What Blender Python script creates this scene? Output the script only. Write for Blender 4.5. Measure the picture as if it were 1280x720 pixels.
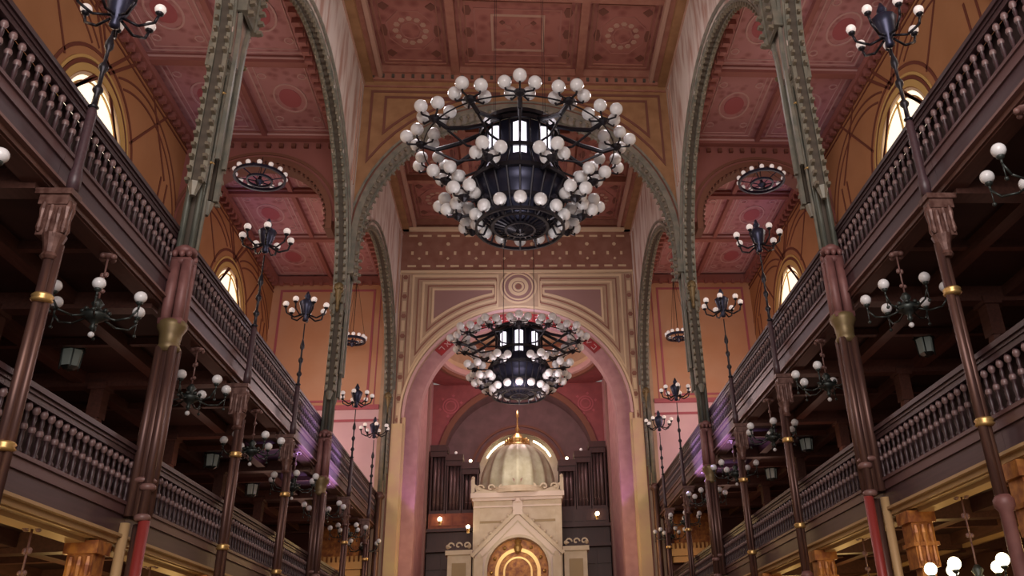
import bpy, math, random
from mathutils import Vector, Matrix
random.seed(7)
S = bpy.context.scene
C = S.collection
PI = math.pi
sin, cos, sqrt = math.sin, math.cos, math.sqrt
for o in list(bpy.data.objects): bpy.data.objects.remove(o)

# ---------------------------------------------------------------- camera
R_ = Vector((0.99421611, -0.09477959, -0.050509)); U_ = Vector((0.00434713, -0.43439749, 0.90071079)); F_ = Vector((0.10730998, 0.89572074, 0.43147297))
cd = bpy.data.cameras.new('camera'); cam = bpy.data.objects.new('camera', cd); C.objects.link(cam)
M3 = Matrix((R_, U_, -F_)).transposed()
cam.matrix_world = Matrix.Translation((-0.081, 0, 0)) @ M3.to_4x4()
cd.sensor_width = 36; cd.lens = 1066.08 / 1280 * 36; cd.clip_end = 300
cd.shift_x = -120.84 / 1280; cd.shift_y = -22.71 / 1280
S.camera = cam

# ---------------------------------------------------------------- world, exposure
S.view_settings.view_transform = 'Standard'; S.view_settings.look = 'None'
S.view_settings.exposure = 0.1; S.view_settings.gamma = 1; S.view_settings.use_curve_mapping = False
W = bpy.data.worlds.new('world'); S.world = W; W.use_nodes = True
W.node_tree.nodes['Background'].inputs[0].default_value = (1, .86, .8, 1)
W.node_tree.nodes['Background'].inputs[1].default_value = .20

# ---------------------------------------------------------------- lights
def area(loc, target, sx, sy, power, col):
    l = bpy.data.lights.new('area', 'AREA'); l.shape = 'RECTANGLE'; l.size = sx; l.size_y = sy; l.energy = power; l.color = col
    o = bpy.data.objects.new('area_light', l); C.objects.link(o); o.location = loc
    o.rotation_euler = (Vector(target) - Vector(loc)).to_track_quat('-Z', 'Y').to_euler(); return o
def point(loc, power, col, r=.3):
    l = bpy.data.lights.new('point', 'POINT'); l.energy = power; l.color = col; l.shadow_soft_size = r
    o = bpy.data.objects.new('point_light', l); C.objects.link(o); o.location = loc; return o
def spot(loc, target, power, col, ang=50, blend=.6, r=.1):
    l = bpy.data.lights.new('spot', 'SPOT'); l.energy = power; l.color = col; l.spot_size = math.radians(ang); l.spot_blend = blend; l.shadow_soft_size = r
    o = bpy.data.objects.new('stage_spot', l); C.objects.link(o); o.location = loc
    o.rotation_euler = (Vector(target) - Vector(loc)).to_track_quat('-Z', 'Y').to_euler(); return o
area((0, -3, 9), (0, 30, 14), 9, 9, 1900, (1, .88, .85))            # added fill light behind the camera, standing in for a west end window
for s in (-1, 1):
    for yc in (8.2, 20.2, 32.1):                                       # daylight of the arched aisle windows
        area((s*11.1, yc, 13.2), (s*6, yc, 11.5), 2.6, 3, 60, (1, .9, .8))
    for yc, pw in ((11, 40), (20.2, 75), (32.1, 170)):                 # unseen warm uplights, added to light the aisle walls and ceilings
        point((s*8.4, yc, 9.6), pw, (1, .66, .44), .4)
    point((s*8.0, 35.0, 9.6), 70, (1, .62, .75), .4)
    for yc in (11.5, 16, 20.5, 25):                                     # warm lamps under the lower gallery
        point((s*7.6, yc, 1.1), 30, (1, .62, .22), .15)
    for yc, pw in ((24.4, 420), (28.2, 650)):
        spot((s*4.9, yc, 5.3), (s*6.1, yc+.3, 6.5), pw, (.44, .36, 1), 62)   # violet stage lights on the gallery front
    spot((s*3.6, 37.0, 5.0), (s*5.1, 38.2, 9.2), 300, (.62, .30, 1), 26)
    point((s*3.3, 36.2, 5.2), 70, (1, .66, .25), .3)
    for yc, pw in ((12, 3), (17, 7), (22, 10), (28, 14), (33, 14)): point((s*8.0, yc, 4.9), pw, (1, .55, .42), .3)   # unseen dim points added to brighten the lower gallery
    point((s*2.8, 20.2, 15.4), 150, (1, .90, .92), .3)  # unseen points added to brighten the nave top and chandelier globes
point((0, 19.0, 9.0), 130, (1, .90, .90), .6)  # added fill for the upper nave, no lamp hangs here
point((0, 31, 9.5), 240, (1, .82, .84), .8)
point((0, 35.8, 15.0), 170, (.95, .85, 1), .5)
point((0, 39.6, 9.5), 55, (1, .80, .66), .5)
spot((0, 31, 4.5), (0, 41, 7.4), 700, (1, .82, .62), 32)
point((0, 42.5, 13.2), 340, (1, .70, .66), .6)  # unseen fill added to brighten the apse
point((-3.2, 42.2, 6.6), 9, (1, .45, .2), .2)
point((0, 47.3, 11.4), 25, (1, .85, .8), .2)

# ---------------------------------------------------------------- materials
MATS = {}
def mat(name, col, rough=.6, metal=0, col2=None, scale=6, stretch=(1, 1, 1), kind='noise', lo=.35, hi=.65, bump=0, bscale=30, emit=None, estr=0):
    m = bpy.data.materials.new(name); m.use_nodes = True; nt = m.node_tree; b = nt.nodes['Principled BSDF']
    b.inputs['Base Color'].default_value = (*col, 1); b.inputs['Roughness'].default_value = rough; b.inputs['Metallic'].default_value = metal
    tc = nt.nodes.new('ShaderNodeTexCoord'); mp = nt.nodes.new('ShaderNodeMapping'); mp.inputs['Scale'].default_value = stretch
    nt.links.new(tc.outputs['Object'], mp.inputs[0])
    if col2:
        if kind == 'noise':
            t = nt.nodes.new('ShaderNodeTexNoise'); t.inputs['Scale'].default_value = scale; t.inputs['Detail'].default_value = 4; out = t.outputs['Fac']
        elif kind == 'wave':
            t = nt.nodes.new('ShaderNodeTexWave'); t.inputs['Scale'].default_value = scale; t.inputs['Distortion'].default_value = 2.5; t.inputs['Detail'].default_value = 3; t.inputs['Detail Scale'].default_value = 1.5; out = t.outputs['Fac']
        else:
            t = nt.nodes.new('ShaderNodeTexVoronoi'); t.inputs['Scale'].default_value = scale; out = t.outputs['Distance']
        nt.links.new(mp.outputs[0], t.inputs['Vector'])
        r = nt.nodes.new('ShaderNodeValToRGB'); r.color_ramp.elements[0].position = lo; r.color_ramp.elements[1].position = hi
        r.color_ramp.elements[0].color = (*col, 1); r.color_ramp.elements[1].color = (*col2, 1)
        nt.links.new(out, r.inputs[0]); nt.links.new(r.outputs[0], b.inputs['Base Color'])
    if bump:
        t = nt.nodes.new('ShaderNodeTexNoise'); t.inputs['Scale'].default_value = bscale; bp = nt.nodes.new('ShaderNodeBump'); bp.inputs['Strength'].default_value = bump
        nt.links.new(mp.outputs[0], t.inputs['Vector']); nt.links.new(t.outputs['Fac'], bp.inputs['Height']); nt.links.new(bp.outputs[0], b.inputs['Normal'])
    if emit: b.inputs['Emission Color'].default_value = (*emit, 1); b.inputs['Emission Strength'].default_value = estr
    MATS[name] = m; return m
mat('ceiling_red', (.22, .065, .05), .8, 0, (.33, .12, .09), 2.2, kind='voronoi', lo=.1, hi=.5)
mat('ceiling_beam', (.27, .10, .065), .7, 0, (.33, .14, .09), 3)
mat('ceiling_line', (.42, .24, .17), .7)
mat('ceiling_mid', (.33, .13, .10), .7)
mat('aisle_red', (.34, .13, .14), .8, 0, (.50, .24, .25), 3.2, kind='voronoi', lo=.1, hi=.5)
mat('aisle_beam', (.30, .11, .095), .7)
mat('aisle_line', (.58, .36, .35), .7)
mat('nave_wall', (.62, .53, .47), .7, 0, (.40, .24, .19), 1.5, (2.0, 1.6, .35), lo=.45, hi=.66)
mat('spandrel_brown', (.25, .12, .05), .7, 0, (.33, .17, .075), 2)
mat('spandrel_dark', (.16, .055, .035), .7)
mat('rib_olive', (.24, .215, .165), .5, .2, (.15, .15, .12), 4)
mat('rib_tooth', (.20, .17, .12), .5, .2)
mat('gold_olive', (.20, .14, .07), .45, .4, (.18, .13, .05), 8)
mat('rib_dark', (.07, .055, .04), .7)
mat('iron_green', (.17, .18, .15), .42, .4, (.10, .11, .09), 5, (6, 6, .6))
mat('iron_brown', (.15, .075, .055), .4, .45, (.09, .045, .04), 4, (6, 6, .5))
mat('iron_pink', (.24, .105, .095), .5, .1, (.17, .07, .065), 4)
mat('iron_rust', (.085, .035, .026), .45, .2, (.19, .10, .08), 9)
mat('iron_red', (.28, .035, .03), .4, .1)
mat('iron_black', (.02, .018, .024), .4, .5)
mat('iron_blue', (.035, .038, .07), .35, .6)
mat('bronze_green', (.05, .06, .055), .4, .6)
mat('gold', (.62, .40, .15), .35, .7)
mat('gold_relief', (.55, .24, .06), .45, .3, (.25, .08, .03), 6, bump=.6, bscale=9)
mat('wood_dark', (.062, .031, .034), .42, 0, (.04, .02, .023), 3, (8, .6, 8), bump=.1)
mat('wood_fascia', (.075, .04, .046), .4, 0, (.055, .03, .036), 3, (8, .4, 8))
mat('wood_light', (.21, .11, .095), .4)
mat('wood_back', (.035, .018, .018), .6)
mat('wood_mold', (.12, .062, .062), .4)
mat('wood_beam', (.13, .055, .04), .5, 0, (.09, .038, .028), 3, (6, 1, 6))
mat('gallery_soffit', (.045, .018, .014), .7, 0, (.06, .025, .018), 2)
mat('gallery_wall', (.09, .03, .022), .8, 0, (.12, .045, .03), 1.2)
mat('trim_gold', (.50, .33, .16), .5, .1)
mat('orange_wall', (.36, .165, .065), .8, 0, (.42, .20, .085), .6)
mat('end_orange', (.60, .34, .21), .8, 0, (.56, .28, .15), .5)
mat('orange_line', (.15, .04, .02), .8)
mat('window_ring', (.55, .36, .12), .7)
mat('lilac_wall', (.66, .44, .46), .8, 0, (.72, .50, .50), .8)
mat('pink_line', (.42, .11, .13), .7)
mat('front_cream', (.50, .36, .24), .7, 0, (.44, .30, .20), 2)
mat('front_line', (.66, .50, .32), .6)
mat('front_brown', (.24, .10, .065), .7, 0, (.30, .14, .10), 2)
mat('front_mauve', (.30, .17, .15), .7)
mat('front_red', (.38, .02, .025), .6, 0, (.25, .03, .03), 3)
mat('apse_pink', (.50, .27, .27), .7, 0, (.42, .21, .22), 2.5)
mat('apse_red', (.32, .085, .09), .7, 0, (.26, .07, .075), 2.5)
mat('apse_mauve', (.22, .125, .13), .8, 0, (.17, .10, .10), 2)
mat('apse_brown', (.20, .08, .05), .7)
mat('pilaster_cream', (.62, .47, .24), .6, 0, (.58, .38, .24), 1.2)
mat('organ_wood', (.065, .022, .018), .45, 0, (.05, .018, .016), 3, (8, 8, .6))
mat('organ_pipe', (.16, .10, .10), .4, .3)
mat('organ_wood_lit', (.32, .085, .03), .5, 0, (.22, .05, .02), 4)  # orange tint carries the light falling on the left organ panel
mat('marble_cream', (.64, .55, .42), .5, 0, (.56, .46, .33), 2.5)
mat('marble_white', (.74, .62, .54), .45)
mat('marble_dark', (.36, .27, .15), .6)
mat('dome_shell', (.52, .52, .40), .45, 0, (.40, .38, .26), 3)
mat('globe_glass', (.80, .80, .80), .22, 0)
mat('globe_small', (.85, .78, .74), .25, 0, emit=(1, .85, .8), estr=.25)
mat('globe_lit', (.9, .85, .7), .3, 0, emit=(1, .84, .52), estr=5)
mat('bulb_lit', (1, .9, .7), .3, 0, emit=(1, .78, .48), estr=9)
mat('pane_lit', (.9, .9, 1), .3, 0, emit=(.92, .86, 1), estr=1.3)
mat('window_glass', (.9, .85, .75), .3, 0, emit=(1, .84, .62), estr=1.15)
mat('lantern_glass', (.42, .46, .42), .3, 0, emit=(.6, .7, .6), estr=.03)
mat('floor_stone', (.20, .14, .10), .5, 0, (.26, .18, .13), 1)

# ---------------------------------------------------------------- mesh builder
_cs = [(cos(2*PI*i/32), sin(2*PI*i/32)) for i in range(32)]
class MB:
    def __init__(s): s.v = []; s.f = []
    def add(s, v, f):
        n = len(s.v); s.v += [tuple(p) for p in v]; s.f += [tuple(i+n for i in q) for q in f]; return s
    def box(s, x0, x1, y0, y1, z0, z1):
        return s.add([(x0,y0,z0),(x1,y0,z0),(x1,y1,z0),(x0,y1,z0),(x0,y0,z1),(x1,y0,z1),(x1,y1,z1),(x0,y1,z1)],
            [(3,2,1,0),(4,5,6,7),(0,1,5,4),(1,2,6,5),(2,3,7,6),(3,0,4,7)])
    def cyl(s, a, b, r0, r1=None, n=8):
        r1 = r0 if r1 is None else r1; a = Vector(a); b = Vector(b); d = (b-a).normalized()
        q = d.orthogonal().normalized(); w = d.cross(q); v = []
        for i in range(n):
            t = 2*PI*i/n; e = q*cos(t)+w*sin(t); v.append(a+e*r0)
        for i in range(n):
            t = 2*PI*i/n; e = q*cos(t)+w*sin(t); v.append(b+e*r1)
        return s.add(v, [(i, (i+1)%n, n+(i+1)%n, n+i) for i in range(n)] + [tuple(range(n-1,-1,-1)), tuple(range(n, 2*n))])
    def tube(s, pts, r, n=6):
        for a, b in zip(pts, pts[1:]): s.cyl(a, b, r, r, n)
        return s
    def lathe(s, c, prof, n=12, sc=(1, 1)):
        v = []; f = []; m = len(prof)
        for r, z in prof:
            for i in range(n):
                t = 2*PI*i/n; v.append((c[0]+r*cos(t)*sc[0], c[1]+r*sin(t)*sc[1], c[2]+z))
        for j in range(m-1):
            for i in range(n): f.append((j*n+i, j*n+(i+1)%n, (j+1)*n+(i+1)%n, (j+1)*n+i))
        f.append(tuple(range(n-1,-1,-1))); f.append(tuple(range((m-1)*n, m*n)))
        return s.add(v, f)
    def sphere(s, c, r, n=10, m=6, sz=1):
        return s.lathe(c, [(max(r*sin(PI*j/m), r*.02), -r*cos(PI*j/m)*sz) for j in range(m+1)], n)
    def ribbon(s, pts, w, mapf, h=.02, closed=False):
        n = len(pts); off = []
        for i in range(n):
            if closed: a, b, c = pts[i-1], pts[i], pts[(i+1)%n]
            else: a, b, c = pts[max(i-1,0)], pts[i], pts[min(i+1,n-1)]
            def nr(p, q):
                dx, dy = q[0]-p[0], q[1]-p[1]; l = math.hypot(dx, dy) or 1; return (-dy/l, dx/l)
            n1 = nr(a, b) if a != b else nr(b, c); n2 = nr(b, c) if b != c else n1
            mx, my = n1[0]+n2[0], n1[1]+n2[1]; l = math.hypot(mx, my) or 1; mx /= l; my /= l
            k = 1/max(.35, mx*n1[0]+my*n1[1]); off.append((mx*k*w/2, my*k*w/2))
        v = []
        for p, o in zip(pts, off):
            v += [mapf(p[0]+o[0], p[1]+o[1], 0), mapf(p[0]-o[0], p[1]-o[1], 0), mapf(p[0]+o[0], p[1]+o[1], h), mapf(p[0]-o[0], p[1]-o[1], h)]
        f = []
        for i in range(n if closed else n-1):
            a = 4*i; b = 4*((i+1)%n); f += [(a+2,b+2,b+3,a+3),(a,b,b+2,a+2),(a+1,a+3,b+3,b+1)]
        if not closed: e = 4*(n-1); f += [(0,2,3,1),(e,e+1,e+3,e+2)]
        return s.add(v, f)
    def poly(s, pts, mapf, h=.02):
        n = len(pts); return s.add([mapf(p[0], p[1], 0) for p in pts]+[mapf(p[0], p[1], h) for p in pts],
            [tuple(range(n, 2*n)), tuple(range(n-1,-1,-1))] + [(i,(i+1)%n,n+(i+1)%n,n+i) for i in range(n)])
    def build(s, name, m, parent=None, smooth=False, loc=None):
        me = bpy.data.meshes.new(name); me.from_pydata(s.v, [], s.f); me.validate(); me.update()
        import bmesh as _b
        bm = _b.new(); bm.from_mesh(me); _b.ops.recalc_face_normals(bm, faces=bm.faces); bm.to_mesh(me); bm.free()
        if smooth: me.polygons.foreach_set('use_smooth', [True]*len(me.polygons))
        me.materials.append(MATS[m]); o = bpy.data.objects.new(name, me); C.objects.link(o)
        if parent: o.parent = parent
        if loc: o.location = loc
        return o
def thing(name, label, cat, loc=(0, 0, 0), rz=0, group=None):
    o = bpy.data.objects.new(name, None); C.objects.link(o); o.empty_display_size = .1; o.location = loc; o.rotation_euler = (0, 0, rz)
    o['label'] = label; o['category'] = cat
    if group: o['group'] = group
    return o
def tag(o, label, cat, group=None):
    o['label'] = label; o['category'] = cat
    if group: o['group'] = group
    return o
def struct(o): o['kind'] = 'structure'; return o
def copy_tree(root, loc, rz=0, label=None, sc=1, group=None):
    def rec(o, par):
        c = o.copy(); C.objects.link(c)
        if par: c.parent = par
        for ch in kids.get(o.name, []): rec(ch, c)
        return c
    kids = {}
    def walk(o):
        ks = list(o.children); kids[o.name] = ks
        for k in ks: walk(k)
    walk(root)
    r = rec(root, None); r.location = loc; r.rotation_euler = (0, 0, rz); r.scale = (sc, sc, sc)
    if label: r['label'] = label
    if group: r['group'] = group
    return r
SIDE = {-1: 'left', 1: 'right'}
trim_n = [0]
def trim(): trim_n[0] += 1; return 'trim_%d' % trim_n[0]

# ---------------------------------------------------------------- measured layout (metres, camera at the origin)
PX = 5.9; FLOOR = -2.0
PIER = [14.1, 26.3]; YF = 37.65                       # clustered columns, chancel wall
POST = [10.2, 18.2, 22.35, 30.5, 34.8]
CZ = 20.86; AZ = 17.85; AX = 11.4
BAYS = [(8.0, 5.74), (20.2, 5.74), (32.1, 5.45)]; ZC = 11.35
TU, TL = 7.60, 3.66                                   # tops of the two gallery rails
SEG = [6.1, 10.2, 14.1, 18.2, 22.35, 26.3, 30.5, 34.8, 37.6]

def arch_wall(mb, axis, c0, c1, a, b, z0, z1, ops, n=40):
    us = {a, b}
    for uc, R, zc, zb in ops:
        for i in range(n+1): us.add(min(max(uc-R*cos(PI*i/n), a), b))
    us = sorted(us); P3 = (lambda u, c, z: (c, u, z)) if axis == 'y' else (lambda u, c, z: (u, c, z))
    def quadcol(u0, u1, zl0, zl1, zt0, zt1):
        mb.add([P3(u0,c0,zl0),P3(u1,c0,zl1),P3(u1,c0,zt1),P3(u0,c0,zt0),P3(u0,c1,zl0),P3(u1,c1,zl1),P3(u1,c1,zt1),P3(u0,c1,zt0)],
               [(0,1,2,3),(4,5,6,7),(0,1,5,4),(3,2,6,7)])
    for u0, u1 in zip(us, us[1:]):
        if u1-u0 < 1e-5: continue
        um = (u0+u1)/2; hit = None
        for op in ops:
            if abs(um-op[0]) < op[1]: hit = op
        if hit:
            uc, R, zc, zb = hit; h = lambda u: zc+sqrt(max(R*R-(u-uc)**2, 0))
            if min(h(u0), h(u1)) < z1: quadcol(u0, u1, min(h(u0), z1), min(h(u1), z1), z1, z1)
            if zb > z0: quadcol(u0, u1, z0, z0, zb, zb)
        else: quadcol(u0, u1, z0, z0, z1, z1)
    for uc, R, zc, zb in ops:
        for u in (uc-R, uc+R):
            if a < u < b: mb.add([P3(u,c0,zb),P3(u,c1,zb),P3(u,c1,zc),P3(u,c0,zc)], [(0,1,2,3)])
    for u in (a, b): mb.add([P3(u,c0,z0),P3(u,c1,z0),P3(u,c1,z1),P3(u,c0,z1)], [(0,1,2,3)])
    return mb
def arch_pts(uc, R, zc, zb, n=28, a0=0, a1=PI):
    p = []
    if zb < zc and a0 == 0: p.append((uc-R, zb))
    p += [(uc-R*cos(a0+(a1-a0)*i/n), zc+R*sin(a0+(a1-a0)*i/n)) for i in range(n+1)]
    if zb < zc and a1 == PI: p.append((uc+R, zb))
    return p
def arch_band(mb, axis, uc, zc, zb, r0, r1, c0, c1, n=32):
    P3 = (lambda u, c, z: (c, u, z)) if axis == 'y' else (lambda u, c, z: (u, c, z))
    A = arch_pts(uc, r0, zc, zb, n); B = arch_pts(uc, r1, zc, zb, n); v = []; f = []
    for (u, z), (u2, z2) in zip(A, B): v += [P3(u,c0,z), P3(u2,c0,z2), P3(u2,c1,z2), P3(u,c1,z)]
    for i in range(len(A)-1):
        a = 4*i; b = a+4
        for k in range(4): f.append((a+k, b+k, b+(k+1)%4, a+(k+1)%4))
    e = 4*(len(A)-1); f += [(0,1,2,3), (e,e+3,e+2,e+1)]
    return mb.add(v, f)
def arch_teeth(mb, axis, uc, R, zc, zb, c, step=.26, size=.15, dc=.05, dr=.06):
    P3 = (lambda u, cc, z: (cc, u, z)) if axis == 'y' else (lambda u, cc, z: (u, cc, z))
    pts = []; L = zc-zb; n1 = int(L/step)
    for k in range(n1): pts += [(uc-R, zb+k*step, 0), (uc+R, zb+k*step, PI)]
    n2 = int(PI*R/step)
    for k in range(n2+1):
        t = PI*k/n2; pts.append((uc-R*cos(t), zc+R*sin(t), -t if t < 9 else 0))
    for u, z, t in pts:
        er = (u-uc, z-zc) if z > zc else (math.copysign(1, u-uc), 0)
        l = math.hypot(*er) or 1; er = (er[0]/l, er[1]/l); et = (-er[1], er[0]); h = size*.34
        v = []
        for cc in (c-dc, c+dc):
            for (ra, ta) in ((-dr,-h*.6),(-dr*1.4,0),(-dr,h*.6),(dr,h),(dr,-h)):
                v.append(P3(u+er[0]*ra+et[0]*ta, cc, z+er[1]*ra+et[1]*ta))
        mb.add(v, [(0,1,2,3,4),(9,8,7,6,5)]+[(i,(i+1)%5,5+(i+1)%5,5+i) for i in range(5)])
    return mb

# ---------------------------------------------------------------- floor and ceilings
struct(MB().box(-12, 12, 2, 50, FLOOR-.3, FLOOR).build('floor', 'floor_stone'))
cl = struct(MB().box(-6.3, 6.3, 2, YF+1, CZ, CZ+.3).build('ceiling', 'ceiling_red'))
mapc = lambda z: (lambda u, v, h: (u, v, z-h))
bm_ = MB(); ln = MB(); md = MB(); dots = MB()
YB = [5.6, 9.7, 14.1, 17.9, 21.8, 25.9, 29.7, 33.5, 37.6]
for y in YB: bm_.box(-5.6, 5.6, y-.14, y+.14, CZ-.30, CZ)
for x in (-2.3, 2.3): bm_.box(x-.14, x+.14, 3, YF, CZ-.32, CZ)
for s in (-1, 1):
    x0, x1 = sorted((s*5.05, s*5.6)); bm_.box(x0, x1, 3, YF, CZ-.45, CZ-.003)
    x0, x1 = sorted((s*4.95, s*5.1)); ln.box(x0, x1, 3, YF, CZ-.5, CZ-.25)
for y0, y1 in zip(YB, YB[1:]):
    if y0 < 14: continue
    ya, yb = y0+.14, y1-.14
    for k, (xa, xb) in enumerate(((-5.05, -2.44), (-2.16, 2.16), (2.44, 5.05))):
        cx, cy = (xa+xb)/2, (ya+yb)/2; hx, hy = (xb-xa)/2, (yb-ya)/2
        for ins, w in ((.16, .07), (.34, .035)):
            bm_.ribbon([(cx-hx+ins, cy-hy+ins), (cx+hx-ins, cy-hy+ins), (cx+hx-ins, cy+hy-ins), (cx-hx+ins, cy+hy-ins)], w, mapc(CZ), .05, True)
        circ = lambda r, n=24, ph=0: [(cx+r*cos(2*PI*i/n+ph), cy+r*sin(2*PI*i/n+ph)) for i in range(n)]
        if k == 1:
            ln.ribbon([(cx-.9, cy-.9), (cx+.9, cy-.9), (cx+.9, cy+.9), (cx-.9, cy+.9)], .09, mapc(CZ), .03, True)
            md.ribbon([(cx-1.5, cy-1.2), (cx+1.5, cy-1.2), (cx+1.5, cy+1.2), (cx-1.5, cy+1.2)], .06, mapc(CZ), .025, True)
            for j in range(8):
                t = 2*PI*j/8; md.poly([(cx+.62*cos(t+q)*w_, cy+.62*sin(t+q)*w_) for q, w_ in ((-.2, .75), (0, 1.1), (.2, .75), (0, .45))], mapc(CZ), .03)
            for j in range(4):
                t = PI/4+j*PI/2; dots.poly([(cx+.7*1.1*cos(t)+.1*cos(a), cy+.7*1.1*sin(t)+.1*sin(a)) for a in (0, PI/2, PI, 3*PI/2)], mapc(CZ), .035)
            for sx in (-1, 1):
                for sy in (-1, 0, 1): dots.poly([(cx+sx*1.75+.16*cos(a), cy+sy*1.1+.26*sin(a)) for a in [q*PI/3 for q in range(6)]], mapc(CZ), .02)
        else:
            for j in range(12):
                t = 2*PI*j/12; ln.poly([(cx+.52*cos(t)+.11*cos(a), cy+.62*sin(t)+.11*sin(a)) for a in [q*PI/3 for q in range(6)]], mapc(CZ), .03)
            md.ribbon([(cx+.36*cos(2*PI*i/8), cy+.44*sin(2*PI*i/8)) for i in range(8)], .05, mapc(CZ), .03, True)
            md.ribbon([(cx+.85*cos(2*PI*i/8+PI/8), cy+1.05*sin(2*PI*i/8+PI/8)) for i in range(8)], .04, mapc(CZ), .02, True)
            for sx in (-1, 1):
                dots.poly([(cx+sx*.92+.13*cos(a), cy+.32*sin(a)) for a in [q*PI/3 for q in range(6)]], mapc(CZ), .02)
                for sy in (-1, 1): dots.poly([(cx+sx*.8+.2*cos(a), cy+sy*1.2+.2*sin(a)) for a in [q*PI/2 for q in range(4)]], mapc(CZ), .02)
struct(bm_.build(trim(), 'ceiling_beam')); struct(ln.build(trim(), 'ceiling_line')); struct(md.build(trim(), 'ceiling_mid')); struct(dots.build(trim(), 'spandrel_dark'))

# ---------------------------------------------------------------- aisle ceilings, outer walls with arched windows
for s in (-1, 1):
    sd = SIDE[s]
    X = lambda a, b: sorted((s*a, s*b))
    x0, x1 = X(6.2, AX+.4); struct(MB().box(x0, x1, 2, YF+.9, AZ, AZ+.3).build('ceiling_aisle_'+sd, 'aisle_red'))
    b2 = MB(); l2 = MB(); m2 = MB()
    for y in YB[:-1]:
        x0, x1 = X(6.2, AX); b2.box(x0, x1, y-.13, y+.13, AZ-.28, AZ); l2.box(x0, x1, y-.16, y-.12, AZ-.16, AZ-.10)
    x0, x1 = X(8.72, 8.88); b2.box(x0, x1, 3, YF, AZ-.2, AZ)
    for y0, y1 in zip(YB, YB[1:]):
        if y0 < 9: continue
        for xa, xb in ((6.3, 8.72), (8.88, 11.3)):
            cx, cy = s*(xa+xb)/2, (y0+y1)/2; hx, hy = (xb-xa)/2, (y1-y0)/2
            for ins, w in ((.25, .05), (.42, .03)):
                l2.ribbon([(cx-hx+ins, cy-hy+ins), (cx+hx-ins, cy-hy+ins), (cx+hx-ins, cy+hy-ins), (cx-hx+ins, cy+hy-ins)], w, mapc(AZ), .02, True)
            l2.ribbon([(cx+.5*cos(2*PI*i/20), cy+.75*sin(2*PI*i/20)) for i in range(20)], .06, mapc(AZ), .02, True)
            m2.poly([(cx+.34*cos(2*PI*i/20), cy+.5*sin(2*PI*i/20)) for i in range(20)], mapc(AZ), .015)
            for sx in (-1, 1):
                for sy in (-1, 1):
                    l2.ribbon([(cx+sx*.62+.13*cos(2*PI*i/8), cy+sy*1.15+.13*sin(2*PI*i/8)) for i in range(8)], .04, mapc(AZ), .02, True)
    # dentil cornice along the outer wall and the nave side
    for xx in (AX, 6.2):
        d = -1 if xx == AX else 1
        x0, x1 = X(xx, xx+d*.28); b2.box(x0, x1, 3, YF, AZ-.42, AZ-.20)
        y = 9
        while y < YF-.2:
            x0, x1 = X(xx, xx+d*.22); b2.box(x0, x1, y, y+.16, AZ-.62, AZ-.42); y += .42
    struct(b2.build(trim(), 'aisle_beam')); struct(l2.build(trim(), 'aisle_line')); struct(m2.build(trim(), 'pink_line'))
    wops = [(yc if yc > 15 else 8.1, 1.72, 13.72, 10.6) for yc, _ in BAYS]
    c0, c1 = X(AX, AX+.4)
    w = MB(); arch_wall(w, 'y', c0, c1, 2, YF+.9, TU-1.3, AZ, wops); struct(w.build('wall_'+sd, 'orange_wall'))
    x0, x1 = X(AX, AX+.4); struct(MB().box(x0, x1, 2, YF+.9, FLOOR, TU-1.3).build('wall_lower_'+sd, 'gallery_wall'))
    mp = lambda u, v, h: (s*(AX-h), u, v)
    li = MB(); rg = MB()
    for wi, (yc, R, zc, zb) in enumerate(wops):
        win = struct(MB().add([(s*(AX+.08), p[0], p[1]) for p in arch_pts(yc, R+.02, zc, zb)], [tuple(range(len(arch_pts(yc, R+.02, zc, zb))))]).build('window_%d' % (wi+1+(3 if s > 0 else 0)), 'window_glass'))
        fr = MB(); arch_band(fr, 'y', yc, zc, zb, R-.07, R+.01, *X(AX-.01, AX+.07)); fr.build('window_frame', 'front_line', win)
        fr2 = MB(); arch_band(fr2, 'y', yc, zc, zb, R-.24, R-.20, *X(AX+.03, AX+.07)); fr2.box(*X(AX+.03, AX+.07), yc-.03, yc+.03, zb, zc+R-.1); fr2.build('glazing_bar', 'window_ring', win)
        rg.ribbon(arch_pts(yc, R+.14, zc, zb), .20, mp, .04); rg.ribbon(arch_pts(yc, R+.42, zc, zb), .08, mp, .03)
        li.ribbon(arch_pts(yc, R+.30, zc, zb), .10, mp, .03)
        li.ribbon(arch_pts(yc, R+.72, zc, zb), .10, mp, .02)
        for o in (0, .38):
            li.ribbon([(yc-3.0-o, 11.0), (yc-3.0-o, 12.2), (yc+.9+o, 17.2)], .10, mp, .02)
            li.ribbon([(yc+3.0+o, 11.0), (yc+3.0+o, 12.2), (yc-.9-o, 17.2)], .10, mp, .02)
        li.ribbon([(yc-4.6, 15.2), (yc-2.7, 17.3)], .09, mp, .02); li.ribbon([(yc+4.6, 15.2), (yc+2.7, 17.3)], .09, mp, .02)
        li.ribbon([(yc-4.0, 17.3), (yc-2.0, 14.9)], .08, mp, .02); li.ribbon([(yc+4.0, 17.3), (yc+2.0, 14.9)], .08, mp, .02)
        for o in (-2.6, 2.6):
            for rr in (3.3, 3.6):
                run = []
                for t_ in [PI*(.04+.92*q/40) for q in range(41)]+[None]:
                    p_ = (yc+o+rr*cos(t_), 13.2+rr*sin(t_)) if t_ is not None else None
                    if p_ and math.hypot(p_[0]-yc, max(p_[1]-zc, 0)) > R+.80: run.append(p_)
                    else:
                        if len(run) > 2: li.ribbon(run, .07, mp, .016)
                        run = []
        for o in (-3.75, 3.75):
            for rr in (.28, .5): li.ribbon([(yc+o+rr*cos(t_), 12.6+rr*sin(t_)) for t_ in [2*PI*q/14 for q in range(14)]], .06, mp, .016, True)
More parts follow.
